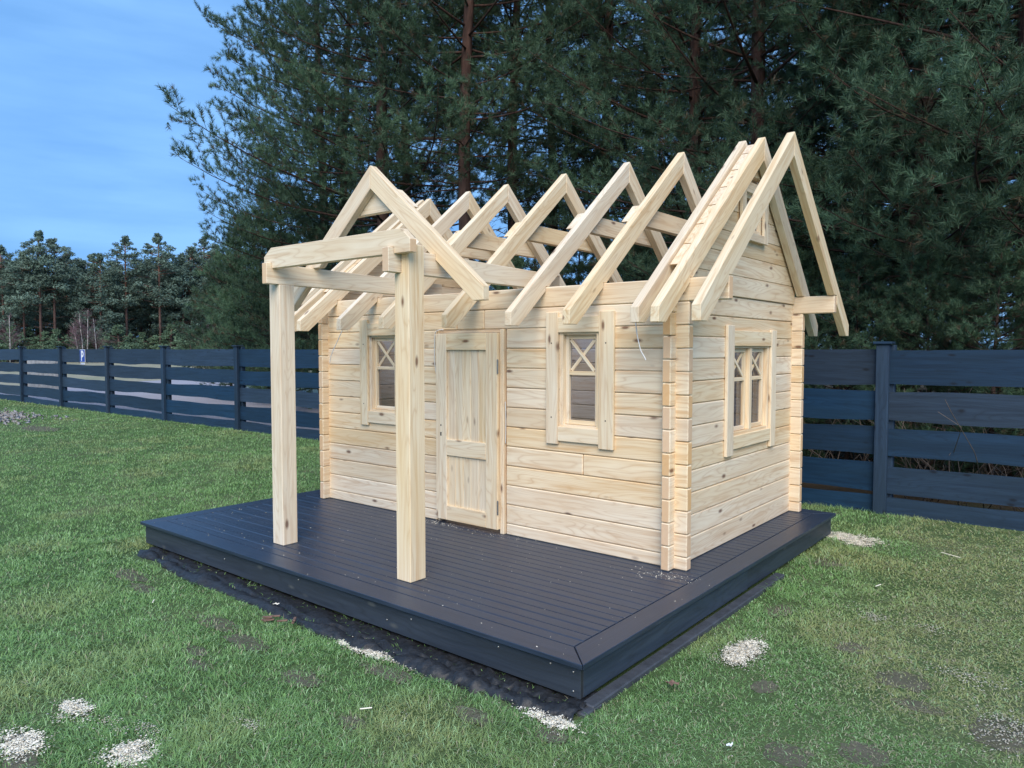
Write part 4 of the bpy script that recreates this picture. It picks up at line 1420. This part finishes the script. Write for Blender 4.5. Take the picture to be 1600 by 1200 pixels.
for k, (px, d, rt, sc) in enumerate([(450, 23.5, 0.4, 1.45), (405, 26.5, 1.3, 1.35), (365, 30, 2.6, 1.1), (520, 20.0, 3.3, 1.2), (590, 18.5, 5.1, 1.0), (655, 17.0, 0.2, 0.95), (760, 16.8, 2.2, 0.9), (830, 15.2, 4.1, 0.85),
                                     (905, 15.5, 1.7, 0.85), (980, 16.5, 3.9, 0.9), (1240, 11.5, 4.6, 0.75), (1330, 10.6, 2.9, 0.62), (1455, 10.2, 5.8, 0.6), (1560, 9.9, 1.1, 0.6), (700, 19, 1.0, 1.0), (1040, 14, 0.8, 0.9), (1130, 12.4, 2.8, 0.8)]):
    l2 = laby
    if k == 0: l2 = "bushy young pine left of the porch, low under the wide crown"
    place_pine('young', px, d, rt, l2, None if k == 0 else GY, sc)

# bare undergrowth behind the right fence
def undergrowth():
    r = np.random.RandomState(77)
    parts = []
    for k in range(420):
        px = r.uniform(1180, 1750)
        d = r.uniform(8.6, 12.5) if px > 1350 else r.uniform(9.6, 13)
        x, y = polar(px, d)
        if y < 5.55: continue
        p = np.array([x, y, GZ])
        dd = np.array([r.normal() * 0.5, r.normal() * 0.5, 1.0])
        h = r.uniform(0.5, 1.9)
        pts = [p + dd * h * t + r.normal(size=3) * 0.08 * t + np.array([0, 0, -0.35 * h * t * t]) for t in np.linspace(0, 1, 6)]
        parts.append(tube(pts, 0.006, 0.002, 3))
    V, F = join_arr(parts)
    tag(link_mesh("undergrowth", np_mesh("undergrowth", V, F), M_TWIG), "tangle of bare brown undergrowth behind the right fence", "undergrowth", None, 'stuff')
undergrowth()

# ---- far edge of the wood across the field
def build_far(seed, H, z0, rfun, n, cols):
    r = np.random.RandomState(seed)
    wood = [tube([(0, 0, -0.2), (0.10 * r.normal(), 0, H * 0.5), (0, 0.10 * r.normal(), H * 0.95)], 0.17, 0.05, 6)]
    nc = n // 85
    Ps, Cs = [], []
    for q in range(nc):
        z = z0 + (H - z0) * (q + r.rand()) / nc
        a = r.rand() * 6.28
        R = float(rfun(z)) * (0.35 + 0.75 * r.rand() ** 0.7)
        top = z > H - 0.9
        if top: R *= 0.35
        rad_s = float(np.clip((H - z) / 3.0, 0.45, 1.0))
        cx, cy = R * math.cos(a), R * math.sin(a)
        cz = z + 0.25 * R * r.rand()
        rad_ = (0.5 + 0.45 * r.rand()) * rad_s
        m = int(85 * rad_ / 0.75)
        u = r.normal(size=(m, 3))
        u /= np.linalg.norm(u, axis=1, keepdims=True)
        u *= (r.rand(m, 1) ** 0.45)
        u *= np.array([rad_, rad_, rad_ * 0.48])
        Ps.append(u + np.array([cx, cy, cz]))
        Cs.append(np.full(m, 0.75 + 0.5 * r.rand()) * (0.85 + 0.3 * r.rand(m)))
        if q % 2 == 0:
            wood.append(tube([(0, 0, cz - 0.35), (cx * 0.5, cy * 0.5, cz - 0.22), (cx, cy, cz)], 0.05, 0.02, 3))
    P = np.concatenate(Ps); k = np.concatenate(Cs); n = len(P)
    s = 0.085 + 0.085 * r.rand(n)
    d1 = r.normal(size=(n, 3)); d1[:, 2] *= 0.5; d1 /= np.linalg.norm(d1, axis=1, keepdims=True)
    d2 = np.cross(d1, r.normal(size=(n, 3))); d2 /= np.linalg.norm(d2, axis=1, keepdims=True)
    V = np.stack([P - d1 * s[:, None], P + d1 * s[:, None] + np.array([0, 0, .05]), P + d2 * s[:, None] * 0.8], 1).reshape(-1, 3)
    me = np_mesh("crown", V, np.arange(n * 3).reshape(-1, 3))
    face_col(me, np.repeat(np.array(cols)[None] * k[:, None], 3, 0))
    for q in range(14):
        zz = r.uniform(1.5, z0 + 1.0)
        a_ = r.rand() * 6.28
        R_ = r.uniform(0.5, 1.6)
        wood.append(tube([(0, 0, zz), (R_ * math.cos(a_), R_ * math.sin(a_), zz + 0.1)], 0.03, 0.012, 3))
    Vw, Fw = join_arr(wood)
    return me, np_mesh("trunk", Vw, Fw, True)
fc = (0.112, 0.165, 0.132)  # far pine colours lightened and greyed: distance haze put into the needle colour
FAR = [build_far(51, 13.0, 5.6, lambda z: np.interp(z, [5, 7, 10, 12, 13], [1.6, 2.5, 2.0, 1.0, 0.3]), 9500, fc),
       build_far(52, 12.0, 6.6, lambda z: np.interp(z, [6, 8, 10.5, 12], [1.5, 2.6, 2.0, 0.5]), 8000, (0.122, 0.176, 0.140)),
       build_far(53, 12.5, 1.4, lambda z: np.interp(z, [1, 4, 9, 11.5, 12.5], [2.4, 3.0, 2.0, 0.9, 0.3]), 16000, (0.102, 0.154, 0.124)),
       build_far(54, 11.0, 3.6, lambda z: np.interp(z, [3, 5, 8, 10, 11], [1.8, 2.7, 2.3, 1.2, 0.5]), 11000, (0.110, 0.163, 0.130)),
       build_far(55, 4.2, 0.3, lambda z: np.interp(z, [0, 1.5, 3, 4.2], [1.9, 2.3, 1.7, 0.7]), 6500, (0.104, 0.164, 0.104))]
def place_far(v, px, d, rot, sc, label, group):
    d *= 1.35; sc = min(sc, 1.02 if px < 285 else 1.12) * 1.25
    x, y = polar(px, d)
    root = empty("pine_tree" if v != 4 else "bush", (x, y, GZ), label, "tree" if v != 4 else "bush", group)
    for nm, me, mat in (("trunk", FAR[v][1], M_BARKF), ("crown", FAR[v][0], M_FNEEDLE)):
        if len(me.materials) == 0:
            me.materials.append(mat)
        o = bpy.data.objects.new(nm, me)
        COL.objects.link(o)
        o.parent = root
    root.rotation_euler.z = rot
    root.scale = (sc, sc, sc)
rf = random.Random(44)
spec = [(2, 8, .95), (3, 28, .98), (0, 40, .86), (0, 66, 1.02), (1, 88, 1.10), (2, 108, .98), (3, 132, .98), (1, 150, 1.0), (2, 160, .90), (3, 182, .98), (0, 200, 1.02), (1, 222, .92),
        (3, 236, 1.10), (0, 252, 1.12), (2, 262, .98), (2, 288, .95), (3, 303, 1.18), (0, 322, 1.12), (1, 340, 1.12), (2, 372, 1.0), (3, 395, 1.0), (-1, 0, 0)]
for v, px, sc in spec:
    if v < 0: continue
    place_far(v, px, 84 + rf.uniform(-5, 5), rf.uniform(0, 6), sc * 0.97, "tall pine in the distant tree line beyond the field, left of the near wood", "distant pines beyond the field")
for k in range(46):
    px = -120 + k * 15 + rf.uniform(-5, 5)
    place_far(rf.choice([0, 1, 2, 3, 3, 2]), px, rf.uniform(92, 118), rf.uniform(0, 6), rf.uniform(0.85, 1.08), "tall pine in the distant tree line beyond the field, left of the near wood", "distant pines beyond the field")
for px, d, sc in [(185, 76, .85), (92, 79, .75), (70, 80, .7), (330, 74, .8), (350, 77, 1.0), (270, 79, .9), (20, 80, .8), (-30, 80, .9), (225, 80, .7), (300, 76, .75), (120, 82, .7), (45, 82, .8), (395, 72, .9), (430, 75, 1.0)]:
    place_far(4, px, d, rf.uniform(0, 6), sc, "low round green bush at the foot of the distant pines", "bushes at the foot of the distant pines")
def bare_tree(px, d, H, lean, mat, label, nm, seed, group=None):
    r = np.random.RandomState(seed)
    x, y = polar(px, d * 1.35)
    H *= 1.35
    parts = []
    top = np.array([lean, lean * 0.3, H])
    P = [np.array([0, 0, -0.1]), top * 0.4 + np.array([0.1, 0, 0]), top * 0.75, top]
    trunk = tube(P, 0.07, 0.02, 5)
    for k in range(34):
        t = r.uniform(0.2, 0.97)
        b = top * t
        dd = np.array([r.normal(), r.normal(), 0.9 + r.rand()]); dd /= np.linalg.norm(dd)
        l = (1.2 - t) * H * 0.35
        m = b + dd * l * 0.5
        parts.append(tube([b, m, b + dd * l + np.array([0, 0, -0.1])], 0.02, 0.008, 3))
        for q in range(5):
            d2 = dd + r.normal(size=3) * 0.5
            parts.append(tube([m, m + d2 * l * 0.5], 0.010, 0.006, 3))
    root = empty(nm, (x, y, GZ), label, "tree", group)
    link_mesh("trunk", np_mesh("trunk", trunk[0], trunk[1], True), mat, root, root.location)
    V, F = join_arr(parts)
    link_mesh("branches", np_mesh("branches", V, F), M_SHRUB, root, root.location)
for k, (px, H, ln) in enumerate([(131, 4.2, -0.5), (136, 4.5, 0.4), (152, 3.8, -0.4), (124, 3.4, -0.8), (330, 4.6, 0.5), (336, 4.2, -0.4), (16, 4.0, 0.1)]):
    bare_tree(px, 72 + k * 0.4, H, ln, M_BIRCH, "thin bare birch with a pale stem at the edge of the distant wood", "birch_tree", 60 + k, "bare birches at the edge of the distant wood")
# scrubby undergrowth closing the foot of the far wood
def far_scrub():
    r = np.random.RandomState(91)
    n = 26000
    px = r.uniform(-200, 560, n)
    d = r.uniform(116, 160, n)
    b = np.arctan((px - 800) / 1146.0) - rad(HEAD)
    P = np.stack([CAM[0] + d * np.sin(b), CAM[1] + d * np.cos(b), GZ + 4.6 * r.rand(n) ** 1.5], 1)
    s = 0.20 + 0.2 * r.rand(n)
    d1 = r.normal(size=(n, 3)); d1 /= np.linalg.norm(d1, axis=1, keepdims=True)
    d2 = r.normal(size=(n, 3)); d2 /= np.linalg.norm(d2, axis=1, keepdims=True)
    V = np.stack([P - d1 * s[:, None], P + d1 * s[:, None], P + d2 * s[:, None]], 1).reshape(-1, 3)
    me = np_mesh("scrub", V, np.arange(n * 3).reshape(-1, 3))
    c = np.where(r.rand(n)[:, None] < 0.45, np.array([[0.10, 0.075, 0.075]]), np.array([[0.05, 0.075, 0.05]])) * (0.7 + 0.6 * r.rand(n))[:, None]
    face_col(me, np.repeat(c, 3, 0))
    tag(link_mesh("scrub", me, M_FNEEDLE), "brown and green scrub closing the foot of the distant wood", "scrub", None, 'stuff')
far_scrub()
